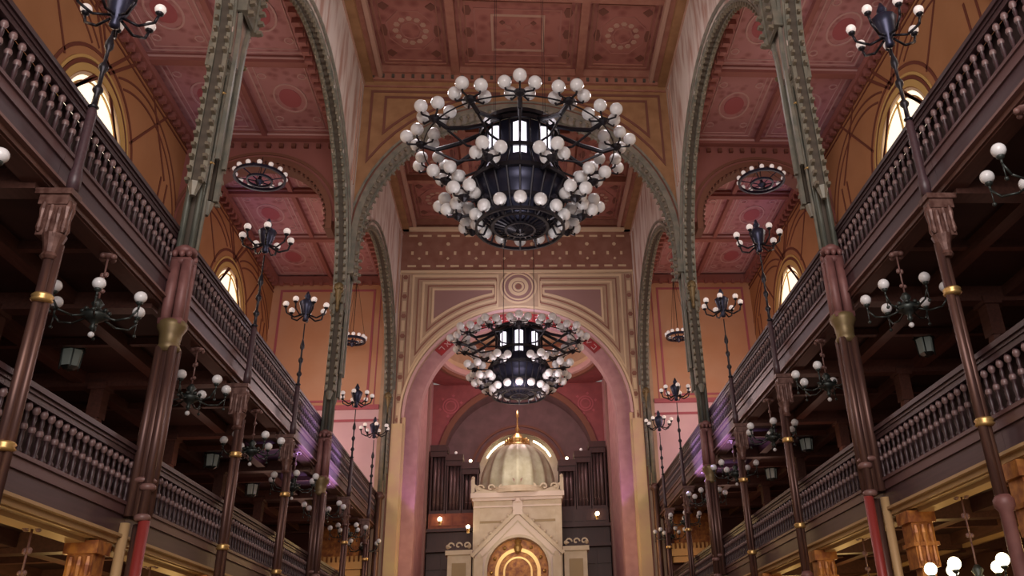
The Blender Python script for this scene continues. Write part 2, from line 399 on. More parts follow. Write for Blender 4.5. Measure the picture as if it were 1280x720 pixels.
        for dy in (-4.6, 4.6):
            li.ribbon([(yc+dy-.25, 8), (yc+dy-.25, 15.2)], .08, mp, .02); li.ribbon([(yc+dy+.25, 8), (yc+dy+.25, 15.2)], .08, mp, .02)
            li.poly([(yc+dy-.5, 9.6), (yc+dy, 12.2), (yc+dy+.5, 9.6), (yc+dy+.25, 9.2), (yc+dy-.25, 9.2)], mp, .018)
    li.ribbon([(3, 17.25), (YF, 17.25)], .10, mp, .03); li.ribbon([(3, 17.05), (YF, 17.05)], .05, mp, .03); li.ribbon([(3, 9.3), (YF, 9.3)], .12, mp, .02)
    struct(li.build(trim(), 'orange_line')); struct(rg.build(trim(), 'window_ring'))
    # transverse arches of the aisle
    for y in PIER:
        w = MB(); x0, x1 = X(6.2, AX); arch_wall(w, 'x', y-.3, y+.3, x0, x1, 14.4, AZ, [(s*8.8, 2.5, 14.4, 14.4)])
        struct(w.build(trim(), 'aisle_beam'))
        t = MB(); arch_band(t, 'x', s*8.8, 14.4, 14.1, 2.28, 2.52, y-.36, y+.36); arch_band(t, 'x', s*8.8, 14.4, 14.1, 2.62, 2.72, y-.34, y-.28); struct(t.build(trim(), 'apse_brown'))
        t = MB(); arch_teeth(t, 'x', s*8.8, 2.28, 14.4, 14.2, y-.3, .2, .14, .06, .04)
        n = 0; xx = 6.5
        while xx < AX: t.box(*X(xx, xx+.14), y-.42, y-.3, AZ-.55, AZ-.40); xx += .42
        struct(t.build(trim(), 'spandrel_dark'))
        # corbel under the outer springing of the aisle arch
        tag(MB().lathe((s*(AX-.02), y, 13.1), [(.03, 0), (.14, .3), (.2, .7), (.34, 1.05), (.36, 1.2)], 10).build('wall_corbel', 'aisle_beam'),
            'pinkish corbel on the %s outer wall carrying the %s aisle arch' % (sd, 'near' if y < 20 else 'far'), 'corbel')

# ---------------------------------------------------------------- nave arcade walls
for s in (-1, 1):
    sd = SIDE[s]; X = lambda a, b: sorted((s*a, s*b))
    ops = [(yc, R, ZC, ZC) for yc, R in BAYS]
    w = MB(); arch_wall(w, 'y', *X(5.62, 6.0), 2, YF, ZC, CZ, ops, 48); struct(w.build('wall_nave_'+sd, 'nave_wall'))
    t = MB(); g = MB(); dk = MB()
    for yc, R in BAYS:
        zb = 8.4
        for c in (5.68, 5.92): arch_band(t, 'y', yc, ZC, zb, R-.04, R+.05, *X(c-.04, c+.04))
        arch_band(t, 'y', yc, ZC, zb+.6, R+.14, R+.22, *X(5.53, 5.60))
        arch_band(t, 'y', yc, ZC, ZC, R-.0, R+.04, *X(5.6, 6.02))
        arch_band(dk, 'y', yc, ZC, zb, R-.02, R+.10, *X(5.73, 5.87))  # dark band painted in for the shaded gaps between the teeth
        arch_teeth(g, 'y', yc, R-.10, ZC, zb, s*5.68, .25, .16, .03, .05); arch_teeth(g, 'y', yc, R-.09, ZC, zb, s*5.92, .25, .16, .03, .05)
        for e in (-1, 1):
            u = yc+e*(R-.10)
            if yc > 10:
                m_ = MB()
                m_.lathe((s*5.8, u, 11.0), [(.03, 0), (.08, .12), (.06, .2), (.11, .4), (.15, .62), (.22, .8), (.2, .92), (.10, 1.0)], 10, (.75, 1.1))
                for k in range(3): m_.sphere((s*(5.68+.10*k), u-e*.17, 11.76), .06, 8, 6)
                struct(m_.build(trim(), 'gold_olive', None, True))
            t.cyl((s*5.82, yc+e*(R-.0), zb-.02), (s*5.82, yc+e*(R-.0), zb-.28), .12, .05, 8)
    struct(t.build(trim(), 'rib_olive')); struct(g.build(trim(), 'rib_tooth')); struct(dk.build(trim(), 'rib_dark'))
    # vertical flutes and cornice on the wall
    f = MB(); mpn = lambda u, v, h: (s*(5.62-h), u, v)
    for yp in PIER+[YF-.1]:
        for dy in (-1.0, -.72, .72, 1.0): f.ribbon([(yp+dy, 15.6), (yp+dy, CZ-1.0)], .05, mpn, .03)
    f.ribbon([(8, CZ-.8), (YF, CZ-.8)], .07, mpn, .05)
    struct(f.build(trim(), 'ceiling_line'))
    f = MB(); f.box(*X(5.3, 5.62), 3, YF, CZ-.62, CZ-.42); struct(f.build(trim(), 'spandrel_brown'))

# ---------------------------------------------------------------- transverse nave arch at the middle columns
Y2 = PIER[1]
for Y2_ in (PIER[0], PIER[1]):
    w = MB(); arch_wall(w, 'x', Y2_-.32, Y2_+.32, -5.62, 5.62, 13.7, CZ, [(0, 5.5, 13.7, 13.7)], 48); struct(w.build('wall_cross_%s' % ('near' if Y2_ < 20 else 'middle'), 'spandrel_brown'))
    t = MB()
    arch_band(t, 'x', 0, 13.7, 12.4, 5.42, 5.62, Y2_-.40, Y2_-.26); arch_band(t, 'x', 0, 13.7, 12.4, 5.42, 5.62, Y2_+.26, Y2_+.40)
    arch_band(t, 'x', 0, 13.7, 12.4, 5.70, 5.78, Y2_-.38, Y2_-.30)
    arch_band(t, 'x', 0, 13.7, 12.4, 5.46, 5.52, Y2_-.26, Y2_+.26); struct(t.build(trim(), 'rib_olive'))
    d = MB(); arch_band(d, 'x', 0, 13.7, 12.4, 5.56, 5.72, Y2_-.345, Y2_-.3)
    mf = lambda u, v, h: (u, Y2_-.32-h, v)
    for s in (-1, 1):
        for ins in (.0, .5):
            Ra = 6.15+ins*.6; xs = 5.3-ins; zt = CZ-1.05-ins*.5
            xi = (.7+ins*1.5); pts = [(s*xs, 13.7+sqrt(max(Ra*Ra-xs*xs, 0))), (s*xs, zt), (s*xi, zt)]
            pts += [(s*x, min(13.7+sqrt(Ra*Ra-x*x), zt-.08)) for x in [xi+(xs-xi)*k/10 for k in range(0, 10)]]
            d.ribbon(pts, .09, mf, .03, True)
    struct(d.build(trim(), 'spandrel_dark'))
    d = MB(); k = -5.3
    for s in (0,):
        while k < 5.35: d.box(k-.05, k+.05, Y2_-.50, Y2_-.3, CZ-.50, CZ-.36); k += .36
    struct(d.build(trim(), 'rib_dark'))
    d = MB(); d.box(-5.6, 5.6, Y2_-.44, Y2_-.32, CZ-.58, CZ-.28); d.box(-5.6, 5.6, Y2_-.38, Y2_-.32, CZ-.86, CZ-.8); struct(d.build(trim(), 'ceiling_beam'))
    g = MB(); arch_teeth(g, 'x', 0, 5.36, 13.7, 12.4, Y2_-.30, .26, .16, .05, .05); arch_teeth(g, 'x', 0, 5.36, 13.7, 12.4, Y2_+.30, .26, .16, .05, .05); struct(g.build(trim(), 'rib_tooth'))

# ---------------------------------------------------------------- chancel wall
RA = 5.1; ZA = 10.9
w = MB(); arch_wall(w, 'x', YF, YF+.95, -6.2, 6.2, FLOOR, CZ, [(0, RA, ZA, FLOOR)], 64); struct(w.build('wall_front', 'front_cream'))
ff = lambda u, v, h: (u, YF-h, v)
t = MB(); m = MB(); dk = MB(); rd = MB(); br = MB()
br.box(-5.62, 5.62, YF-.05, YF, 18.06, CZ); t.box(-5.6, 5.6, YF-.12, YF-.04, 17.98, 18.10)
t.box(-5.6, 5.6, YF-.30, YF-.05, CZ-.62, CZ-.5)
for j, z in enumerate((20.0, 19.05, 18.35)):
    k = -5.1
    while k < 5.2:
        if j != 1 or True:
            t.ribbon([(k-.2, z), (k+.2, z)] if j != 1 else [(k, z-.09), (k, z+.09)], .10 if j != 1 else .12, lambda u, v, h: (u, YF-.05-h, v), .02)
        k += .68
k = -4.76
while k < 5:
    t.poly([(k+.1*cos(a), 19.55+.1*sin(a)) for a in [q*PI/3 for q in range(6)]], lambda u, v, h: (u, YF-.05-h, v), .02)
    dk.poly([(k+.19*cos(a), 18.75+.19*sin(a)) for a in [q*PI/2 for q in range(4)]], lambda u, v, h: (u, YF-.05-h, v), .02)
    t.poly([(k+.08*cos(a), 18.75+.08*sin(a)) for a in [q*PI/2 for q in range(4)]], lambda u, v, h: (u, YF-.05-h, v), .03)
    k += 1.36
for s in (-1, 1):
    for i in range(5):
        ins = .24*i; Ra = 5.42+.17*i; xs = 4.98-ins; zt = 17.85-ins*.75; xi = 1.0+.05*i
        pts = [(s*xs, ZA+sqrt(Ra*Ra-xs*xs)), (s*xs, zt), (s*xi, zt)]
        pts += [(s*x, ZA+sqrt(Ra*Ra-x*x)) for x in [xi+(xs-xi)*k/14 for k in range(0, 14)]]
        if i == 4: m.poly(pts if s > 0 else pts[::-1], ff, .012)
        (t if i % 2 == 0 else dk).ribbon(pts, .10 if i % 2 == 0 else .06, ff, .02+.004*i, True)
    # border squares beside the frames
    z = 8.0
    while z < 17.9:
        t.ribbon([(s*5.36, z), (s*5.36, z+.55)], .16, ff, .02); dk.poly([(s*5.36+.12*cos(a), z+.78+.12*sin(a)) for a in [q*PI/3 for q in range(6)]], ff, .02); z += 1.0
    dk.ribbon([(s*5.2, 8), (s*5.2, 17.9)], .05, ff, .02); dk.ribbon([(s*5.52, 8), (s*5.52, 17.9)], .06, ff, .02)
    t.ribbon([(s*5.60, 6), (s*5.60, 18)], .07, ff, .03)
for r, w_ in ((.22, .10), (.40, .16), (.68, .07), (.84, .10)):
    t.ribbon([(r*cos(2*PI*i/32), 17.25+r*sin(2*PI*i/32)) for i in range(32)], w_, ff, .04, True)
m.poly([(.86*cos(2*PI*i/32), 17.25+.86*sin(2*PI*i/32)) for i in range(32)], ff, .02)
dk.poly([(.13*cos(2*PI*i/8), 17.25+.13*sin(2*PI*i/8)) for i in range(8)], ff, .05)
t.ribbon(arch_pts(0, RA+.20, ZA, 4.0, 48), .10, ff, .06)
br2 = MB(); arch_band(br2, 'x', 0, ZA, ZA, RA-.02, RA+.10, YF-.06, YF+.05, 48)
struct(t.build(trim(), 'front_line')); struct(m.build(trim(), 'front_mauve')); struct(dk.build(trim(), 'front_brown')); struct(br.build(trim(), 'front_brown')); struct(br2.build(trim(), 'aisle_line'))
# pink reveal of the arch with the dark red painted band and its worn gold letters
rv = MB(); arch_band(rv, 'x', 0, ZA, FLOOR, RA-.62, RA-.0, YF+.30, YF+.95, 64); struct(rv.build(trim(), 'apse_pink'))
rb = MB()
for a0, a1 in ((40, 53), (58, 84), (95, 122), (127, 140)):
    pts = [(-(RA-.24)*cos(math.radians(a0+(a1-a0)*i/10)), ZA+(RA-.24)*sin(math.radians(a0+(a1-a0)*i/10))) for i in range(11)]
    rb.ribbon(pts, .44, lambda u, v, h: (u, YF+.30-h, v), .02)
struct(rb.build(trim(), 'front_red'))
# worn letter strokes of the inscription: one block of Hebrew-like square script painted on the band
lt = MB()
strokes = {'a': [((-.1,.12),(.1,-.12)), ((.08,.12),(.03,-.0)), ((-.08,-.12),(-.04,0))], 'b': [((-.1,.1),(.08,.1)), ((.08,.1),(.08,-.1)), ((-.1,-.1),(.11,-.1))],
  'c': [((-.1,.1),(.1,.1)), ((.1,.1),(.1,-.12)), ((-.07,.1),(-.07,-.12))], 'd': [((-.1,.1),(.1,.1)), ((.07,.1),(.07,-.12))], 'e': [((-.1,.1),(-.04,-.1)), ((-.04,-.1),(.1,.1))]}
seq = 'dabcebdcaebdcadbecabdceb'
for i, chh in enumerate(seq):
    th = math.radians(43+i*(94/(len(seq)-1))); r = RA-.24
    if any(lo < math.degrees(th) < hi for lo, hi in ((53, 58), (84, 95), (122, 127))): continue
    ox, oz = -r*cos(th), ZA+r*sin(th); er = (-cos(th), sin(th)); et = (sin(th), cos(th))
    for (p, q) in strokes[chh]:
        lt.ribbon([(ox+et[0]*p[0]+er[0]*p[1], oz+et[1]*p[0]+er[1]*p[1]), (ox+et[0]*q[0]+er[0]*q[1], oz+et[1]*q[0]+er[1]*q[1])], .035, lambda u, v, h: (u, YF+.28-h, v), .012)
struct(lt.build(trim(), 'aisle_line'))
for s in (-1, 1):
    X = lambda a, b: sorted((s*a, s*b))
    p = MB(); p.box(*X(5.12, 5.60), YF-.10, YF, FLOOR, 10.6); p.box(*X(5.02, 5.14), YF-.02, YF+.2, FLOOR, ZA); struct(p.build(trim(), 'pilaster_cream'))
    p = MB()
    for k in range(2): p.cyl((s*(4.78), YF+1.0+.35*k, FLOOR), (s*(4.78), YF+1.0+.35*k, 11.0), .12, .12, 12)
    struct(p.build(trim(), 'pilaster_cream'))
    # brown edge strip beside the pilaster
    struct(MB().box(*X(5.60, 5.68), YF-.06, YF, FLOOR, 17.9).build(trim(), 'front_brown'))

# ---------------------------------------------------------------- apse
for s in (-1, 1):
    X = lambda a, b: sorted((s*a, s*b))
    struct(MB().box(*X(4.72, 5.0), YF+.95, 46.6, FLOOR, 15.3).build('wall_apse_'+SIDE[s], 'apse_pink'))
    st = MB(); st.box(*X(4.60, 4.72), 43.8, 44.3, FLOOR, 15.2); struct(st.build(trim(), 'front_mauve'))
YB2 = 46.5
w = MB(); arch_wall(w, 'x', YB2, YB2+.4, -4.75, 4.75, FLOOR, 15.3, [(0, 4.23, 10.84, FLOOR)], 48); struct(w.build('wall_apse_back', 'apse_red'))
w = MB(); arch_wall(w, 'x', YB2+1.6, YB2+1.9, -4.6, 4.6, FLOOR, 15.3, [(0, 2.3, 10.6, 9)], 40); struct(w.build('wall_apse_recess', 'apse_mauve'))
w = MB(); arch_band(w, 'x', 0, 10.84, FLOOR, 4.20, 4.30, YB2+.4, YB2+1.6, 40); struct(w.build(trim(), 'apse_mauve'))
struct(MB().box(-3, 3, YB2+2.7, YB2+2.8, 8, 14).build('wall_niche', 'marble_cream'))
t = MB(); arch_band(t, 'x', 0, 10.84, 6, 4.10, 4.40, YB2-.12, YB2+.0, 40); arch_band(t, 'x', 0, 10.6, 9, 2.24, 2.44, YB2+1.48, YB2+1.6, 40); arch_band(t, 'x', 0, 10.6, 9, 2.6, 2.72, YB2+1.5, YB2+1.6, 40)
struct(t.build(trim(), 'apse_brown'))
t = MB()
fb = lambda u, v, h: (u, YB2-h, v)
for s in (-1, 1):
    for r in (.28, .42): t.ribbon([(s*3.75+r*cos(2*PI*i/16), 14.05+r*sin(2*PI*i/16)) for i in range(16)], .07, fb, .02, True)
    for k in range(6):
        a = 2*PI*k/6+.3; t.poly([(s*3.75+.6*cos(a)+.09*cos(b), 14.05+.6*sin(a)+.09*sin(b)) for b in (0, PI/2, PI, 3*PI/2)], fb, .02)
    t.poly([(s*3.85+.1*cos(b), 13.0+.22*sin(b)) for b in (0, PI/2, PI, 3*PI/2)], fb, .02)
struct(t.build(trim(), 'pink_line'))
# flat crown of the apse with the round opening of the dome
n = 48; v = []; f = []; CYD = 42.3; RD = 4.1
outer = []
for i in range(n):
    a = 2*PI*i/n; c_, s_ = cos(a), sin(a); k = min(4.75/max(abs(c_), 1e-6), (4.2)/max(abs(s_), 1e-6)); v.append((RD*c_, CYD+RD*s_, 15.25)); v.append((k*c_, CYD+k*s_, 15.25))
for i in range(n): j = (i+1) % n; f.append((2*i, 2*j, 2*j+1, 2*i+1))
struct(MB().add(v, f).build('ceiling_apse', 'apse_red'))
dm = MB(); m_ = 10; v = []; f = []
for j in range(m_+1):
    t_ = PI/2*j/m_*.985
    for i in range(n): a = 2*PI*i/n; v.append((RD*cos(t_)*cos(a), CYD+RD*cos(t_)*sin(a), 15.9+3.6*sin(t_)))
for j in range(m_):
    for i in range(n): f.append((j*n+i, j*n+(i+1) % n, (j+1)*n+(i+1) % n, (j+1)*n+i))
dm.add(v, f); struct(dm.build('ceiling_dome', 'front_cream'))
def ring(mb, c, r0, r1, z0, z1, n=48):
    v = []; f = []
    for i in range(n):
        a = 2*PI*i/n
        for r, z in ((r0, z0), (r1, z0), (r1, z1), (r0, z1)): v.append((c[0]+r*cos(a), c[1]+r*sin(a), z))
    for i in range(n):
        for k in range(4): a = 4*i; b = 4*((i+1) % n); f.append((a+k, b+k, b+(k+1) % 4, a+(k+1) % 4))
    return mb.add(v, f)
struct(ring(MB(), (0, CYD), RD-.02, RD+.14, 15.12, 15.5).build(trim(), 'apse_brown'))
struct(ring(MB(), (0, CYD), RD-.22, RD-.02, 15.3, 15.6).build(trim(), 'aisle_line'))
struct(ring(MB(), (0, CYD), RD-.05, RD+.1, 15.5, 15.95).build(trim(), 'front_line'))
struct(ring(MB(), (0, CYD), RD-.65, RD-.55, 16.9, 17.05).build(trim(), 'front_brown'))

# ---------------------------------------------------------------- aisle end walls
for s in (-1, 1):
    sd = SIDE[s]; X = lambda a, b: sorted((s*a, s*b))
    struct(MB().box(*X(6.2, AX+.4), YF, YF+.4, 11.4, AZ).build('wall_end_upper_'+sd, 'end_orange'))
    struct(MB().box(*X(6.2, AX+.4), YF, YF+.4, 6.3, 11.4).build('wall_end_middle_'+sd, 'lilac_wall'))
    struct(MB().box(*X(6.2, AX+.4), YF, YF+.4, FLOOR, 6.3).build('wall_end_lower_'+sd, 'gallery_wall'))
    t = MB(); t.box(*X(6.2, AX), YF-.10, YF, 11.3, 11.5); t.box(*X(6.2, AX), YF-.06, YF, 10.75, 10.85)
    mf2 = lambda u, v, h: (u, YF-h, v)
    t.ribbon([(s*6.75, 11.7), (s*6.75, 17.1), (s*AX-.4*s, 17.1), (s*AX-.4*s, 11.7)], .10, mf2, .03, True); t.ribbon([(s*6.45, 11.5), (s*6.45, 17.4)], .05, mf2, .03)
    struct(t.build(trim(), 'pink_line'))
    t = MB(); t.box(*X(6.2, AX), YF-.25, YF, AZ-.45, AZ-.1); k = 6.4
    while k < AX: t.box(*X(k, k+.14), YF-.38, YF-.25, AZ-.6, AZ-.42); k += .45
    struct(t.build(trim(), 'aisle_beam'))
    # gilded balcony front on the end wall
    b = thing('wall_balcony', 'small %s balcony with gilded crenellated cornice on the aisle end wall' % sd, 'balcony', (s*7.45, YF-.002, 4.5))
    g = MB(); g.box(-1.15, 1.15, -.55, 0, 0, .16); g.box(-1.05, 1.05, -.45, 0, .16, .30); g.box(-1.0, 1.0, -.4, 0, -.25, 0); g.build('cornice', 'gold', b)
    g = MB()
    for k in range(12): g.box(-1.02+k*.18, -.92+k*.18, -.46, -.38, .30, .52)
    g.build('cresting', 'gold', b)
    g = MB(); g.box(-.85, .85, -.28, 0, .30, 1.6); g.box(-.95, .95, -.34, 0, 1.6, 1.75); g.box(-.7, -.1, -.31, -.28, .6, 1.45); g.box(.1, .7, -.31, -.28, .6, 1.45); g.build('cabinet_front', 'gold_relief', b)

# ---------------------------------------------------------------- galleries: floors, beams under them
for s in (-1, 1):
    sd = SIDE[s]; X = lambda a, b: sorted((s*a, s*b))
    for T, nm in ((TU, 'upper'), (TL, 'lower')):
        zf = T-1.15
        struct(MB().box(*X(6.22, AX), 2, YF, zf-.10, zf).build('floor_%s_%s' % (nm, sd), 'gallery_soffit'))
        be = MB()
        for y in SEG: be.box(*X(6.24, AX), y-.14, y+.14, zf-.40, zf-.10)
        for y0, y1 in zip(SEG, SEG[1:]): be.box(*X(6.24, AX), (y0+y1)/2-.07, (y0+y1)/2+.07, zf-.24, zf-.10)
        for xx in (7.6, 9.2, 10.6): be.box(*X(xx-.12, xx+.12), 2, YF, zf-.32, zf-.10)
        struct(be.build(trim(), 'wood_beam' if nm == 'upper' else 'wood_beam'))
        if nm == 'lower':
            struct(MB().box(*X(6.24, 6.5), 4, YF, zf-.38, zf-.24).build(trim(), 'trim_gold'))
            struct(MB().box(*X(9.3, 9.4), 4, YF, zf-.40, zf-.30).build(trim(), 'trim_gold'))
    # raked seating steps on the lower gallery
    for k in range(4): struct(MB().box(*X(7.4+k*1.0, AX), 4, YF, TL-1.15+k*.25, TL-.9+k*.25).build(trim(), 'wood_beam'))
    # wall consoles under the upper gallery
    for i, y in enumerate(SEG[1:7]):
        c = MB(); c.box(-.18, .18, -.2, .2, -.15, 0); c.box(-.13, .13, -.15, .15, -.75, -.15); c.lathe((0, 0, -1.25), [(.02, 0), (.09, .1), (.16, .35), (.14, .5)], 8)
        c.cyl((0, 0, -1.2), (0, 0, -3.2), .08, .08, 8)
        o = c.build('gallery_column', 'wood_beam', None, False, (s*8.8, y, TU-1.47))
        tag(o, 'slim brown inner column under the upper %s gallery, %s from the front' % (sd, ['first', 'second', 'third', 'fourth', 'fifth', 'sixth'][i]), 'column')

# ---------------------------------------------------------------- gallery balustrades
mat('knob_highlight', (.20, .125, .12), .35)  # lighter colour painted in for the highlights on the turned knobs
def knob_mesh(ob):
    ob.data.materials.append(MATS['knob_highlight'])
    for p_ in ob.data.polygons:
        zc_ = sum(ob.data.vertices[q].co.z for q in p_.vertices)/len(p_.vertices)
        if .535 < zc_ < .63 or .30 < zc_ < .365: p_.material_index = 1
    return ob
def baluster_mb():
    m = MB()
    m.lathe((0, 0, 0), [(.045, 0), (.045, .05), (.022, .09), (.034, .20), (.024, .27), (.04, .30), (.048, .335), (.04, .37), (.02, .40), (.028, .47), (.022, .53), (.044, .555), (.05, .59), (.04, .62), (.03, .65)], 8)
    return m
seg_txt = ['nearest the camera before the first thin post', 'between the first thin post and the near clustered column', 'just beyond the near clustered column', 'between the second and third thin posts',
           'just before the middle clustered column', 'just beyond the middle clustered column', 'between the two farthest thin posts', 'ending at the chancel wall']
b0 = None
for s in (-1, 1):
    for T, nm in ((TU, 'upper'), (TL, 'lower')):
        for i, (y0, y1) in enumerate(zip(SEG, SEG[1:])):
            L = y1-y0
            r = thing('gallery_balustrade', '%s %s gallery balustrade %s' % (nm, SIDE[s], seg_txt[i]), 'balustrade', (s*6.1, y0, T-1.5), 0, 'carved balustrades of the galleries')
            d = s
            def bx(m, a, b, z0, z1): m.box(*sorted((d*a, d*b)), .003, L-.003, z0, z1)
            m = MB(); bx(m, -.09, .14, 1.43, 1.5); bx(m, -.06, .10, 1.38, 1.43); bx(m, -.04, .07, 1.30, 1.38); m.build('hand_rail', 'wood_dark', r)
            m = MB(); bx(m, .16, .20, .5, 1.40); m.build('back_board', 'wood_back', r)
            m = MB(); bx(m, -.08, .12, .60, .65); bx(m, -.05, .12, .46, .60); m.build('base_molding', 'wood_mold', r)
            m = MB(); bx(m, -.02, .12, .17, .46)
            m.build('fascia', 'wood_fascia', r)
            m = MB(); bx(m, -.09, .12, .13, .17); m.build('bead', 'wood_light' if nm == 'upper' else 'trim_gold', r)
            m = MB(); bx(m, -.02, .12, .05, .13); bx(m, .02, .3, .03, .07); m.build('lower_molding', 'wood_beam' if nm == 'upper' else 'trim_gold', r)
            nb = int(round(L/.20)); st = L/nb
            for k in range(nb):
                if b0 is None: ob = knob_mesh(baluster_mb().build('baluster', 'wood_dark', r, True)); b0 = ob
                else: ob = b0.copy(); C.objects.link(ob); ob.parent = r
                ob.location = (0, st*(k+.5), .65)

# ---------------------------------------------------------------- clustered columns
def make_pier(s, y, lab):
    r = thing('clustered_column', lab, 'column', (s*PX, y, FLOOR)); Z = -FLOOR; r.scale = (.74, .74, 1)
    def sh(dx, dy, z0, z1, rad, m, name='shaft'): MB().cyl((dx, dy, z0+Z), (dx, dy, z1+Z), rad, rad, 14).build(name, m, r, True)
    m = MB(); X = lambda a, b: sorted((s*a, s*b))
    m.box(*X(.20, .82), -1.05, -.45, 3.98, 4.16); m.box(*X(.27, .75), -1.0, -.5, 3.30, 3.98); m.box(*X(.22, .80), -1.04, -.46, 3.62, 3.68)
    for k in range(3): m.lathe((s*(.35+.16*k), -1.0, 3.32), [(.03, 0), (.06, .08), (.04, .3), (.08, .5), (.05, .62)], 8)
    m.box(*X(.36, .66), -.9, -.6, 0, 3.3); m.build('gilded_capital', 'gold_relief', r)
    m = MB(); m.box(-.3, .3, -.3, .3, 0, .5); m.box(-.25, .25, -.25, .25, .5, .7); m.build('pedestal', 'iron_brown', r)
    sh(-s*.20, -.12, FLOOR+.7, 2.52, .11, 'iron_red'); sh(.02, .14, FLOOR+.7, 2.5, .13, 'iron_brown'); sh(s*.18, -.1, FLOOR+.7, 2.5, .10, 'trim_gold')
    for dx, dy, m_ in ((-.15*s, -.15, 'iron_brown'), (-.15*s, .12, 'iron_brown'), (.13*s, -.14, 'iron_brown'), (.13*s, .14, 'iron_green'), (0, 0, 'iron_brown')):
        sh(dx, dy, 2.6, 5.35, .095 if dx else .16, m_)
    m = MB()
    for z in (2.52, 2.98): MB().lathe((-s*.15, -.13, z+Z), [(.13, 0), (.16, .03), (.16, .07), (.12, .1)], 14).build('ring', 'wood_light', r, True)
    m.lathe((0, 0, 3.1+Z), [(.2, 0), (.25, .03), (.25, .06), (.2, .09)], 16); m.build('ring', 'wood_light', r, True)
    m = MB(); m.lathe((0, 0, 5.3+Z), [(.2, -.02), (.27, .05), (.22, .12), (.24, .3), (.32, .42), (.32, .5), (.25, .55)], 16); m.build('capital', 'gold_olive', r, True)
    for dx, dy in ((-.13, -.13), (-.13, .13), (.13, -.13), (.13, .13)): sh(dx, dy, 5.8, 6.95, .12, 'iron_pink')
    m = MB(); m.box(-.25, .25, -.25, .25, 5.75+Z, 5.85+Z); m.box(-.22, .22, -.22, .22, 6.9+Z, 7.0+Z)
    for dx in (-.16, 0, .16):
        for dy in (-.2, .2): m.sphere((dx, dy, 7.08+Z), .07, 10, 6)
    m.lathe((0, 0, 7.1+Z), [(.2, 0), (.26, .04), (.26, .10), (.18, .16)], 14); m.build('collar', 'iron_pink', r, True)
    for k, (dx, dy) in enumerate(((-.14, -.10), (-.14, .10), (.12, -.13), (.12, .13))): sh(dx*s, dy, 7.2, 11.9 if dx > 0 else 13.2, .075, 'iron_green')
    sh(-.24*s, 0, 7.2, 13.8, .045, 'rib_olive'); sh(0, 0, 7.2, 11.9, .12, 'rib_dark')
    m = MB(); m.box(-.3, .3, -.24, .24, 11.2+Z, 11.8+Z)
    for zz in (9.4,): m.lathe((0, .28, zz+Z), [(.05, 0), (.1, .05), (.08, .15), (.13, .3), (.13, .36)], 10)
    m.lathe((0, 0, 11.0+Z), [(.2, 0), (.3, .1), (.26, .2), (.34, .5)], 12); m.build('impost', 'rib_olive', r)
    sh(0, .28, 7.3, 9.4, .045, 'iron_pink', 'slender_shaft')
    sh(-.05*s, .30, 9.7, 11.0, .05, 'iron_green', 'slender_shaft')
    for zz in (9.0, 10.6):
        m = MB(); m.lathe((-.2*s, 0, zz+Z), [(.06, 0), (.1, .03), (.06, .06)], 10); m.build('ring', 'gold', r, True)
    return r
for s in (-1, 1):
    make_pier(s, PIER[0], 'near %s clustered iron column, greenish shafts above, red shaft at its foot' % SIDE[s])
    make_pier(s, PIER[1], 'middle %s clustered iron column standing behind the large chandelier' % SIDE[s])
    r = thing('clustered_column', '%s slender clustered column beside the chancel wall' % SIDE[s], 'column', (s*PX, YF-.25, FLOOR)); m = MB()
    MB().lathe((0, 0, 0), [(.24, 0), (.24, .5), (.16, .6), (.14, 4.6), (.2, 4.7), (.14, 4.8), (.14, 9.3), (.22, 9.4), (.12, 9.6)], 12).build('shaft', 'iron_brown', r, True)
    MB().cyl((0, 0, 9.6), (0, 0, 13.9), .10, .10, 12).cyl((-s*.18, .05, 9.6), (-s*.18, .05, 13.9), .05, .05, 8).build('upper_shaft', 'rib_olive', r, True)

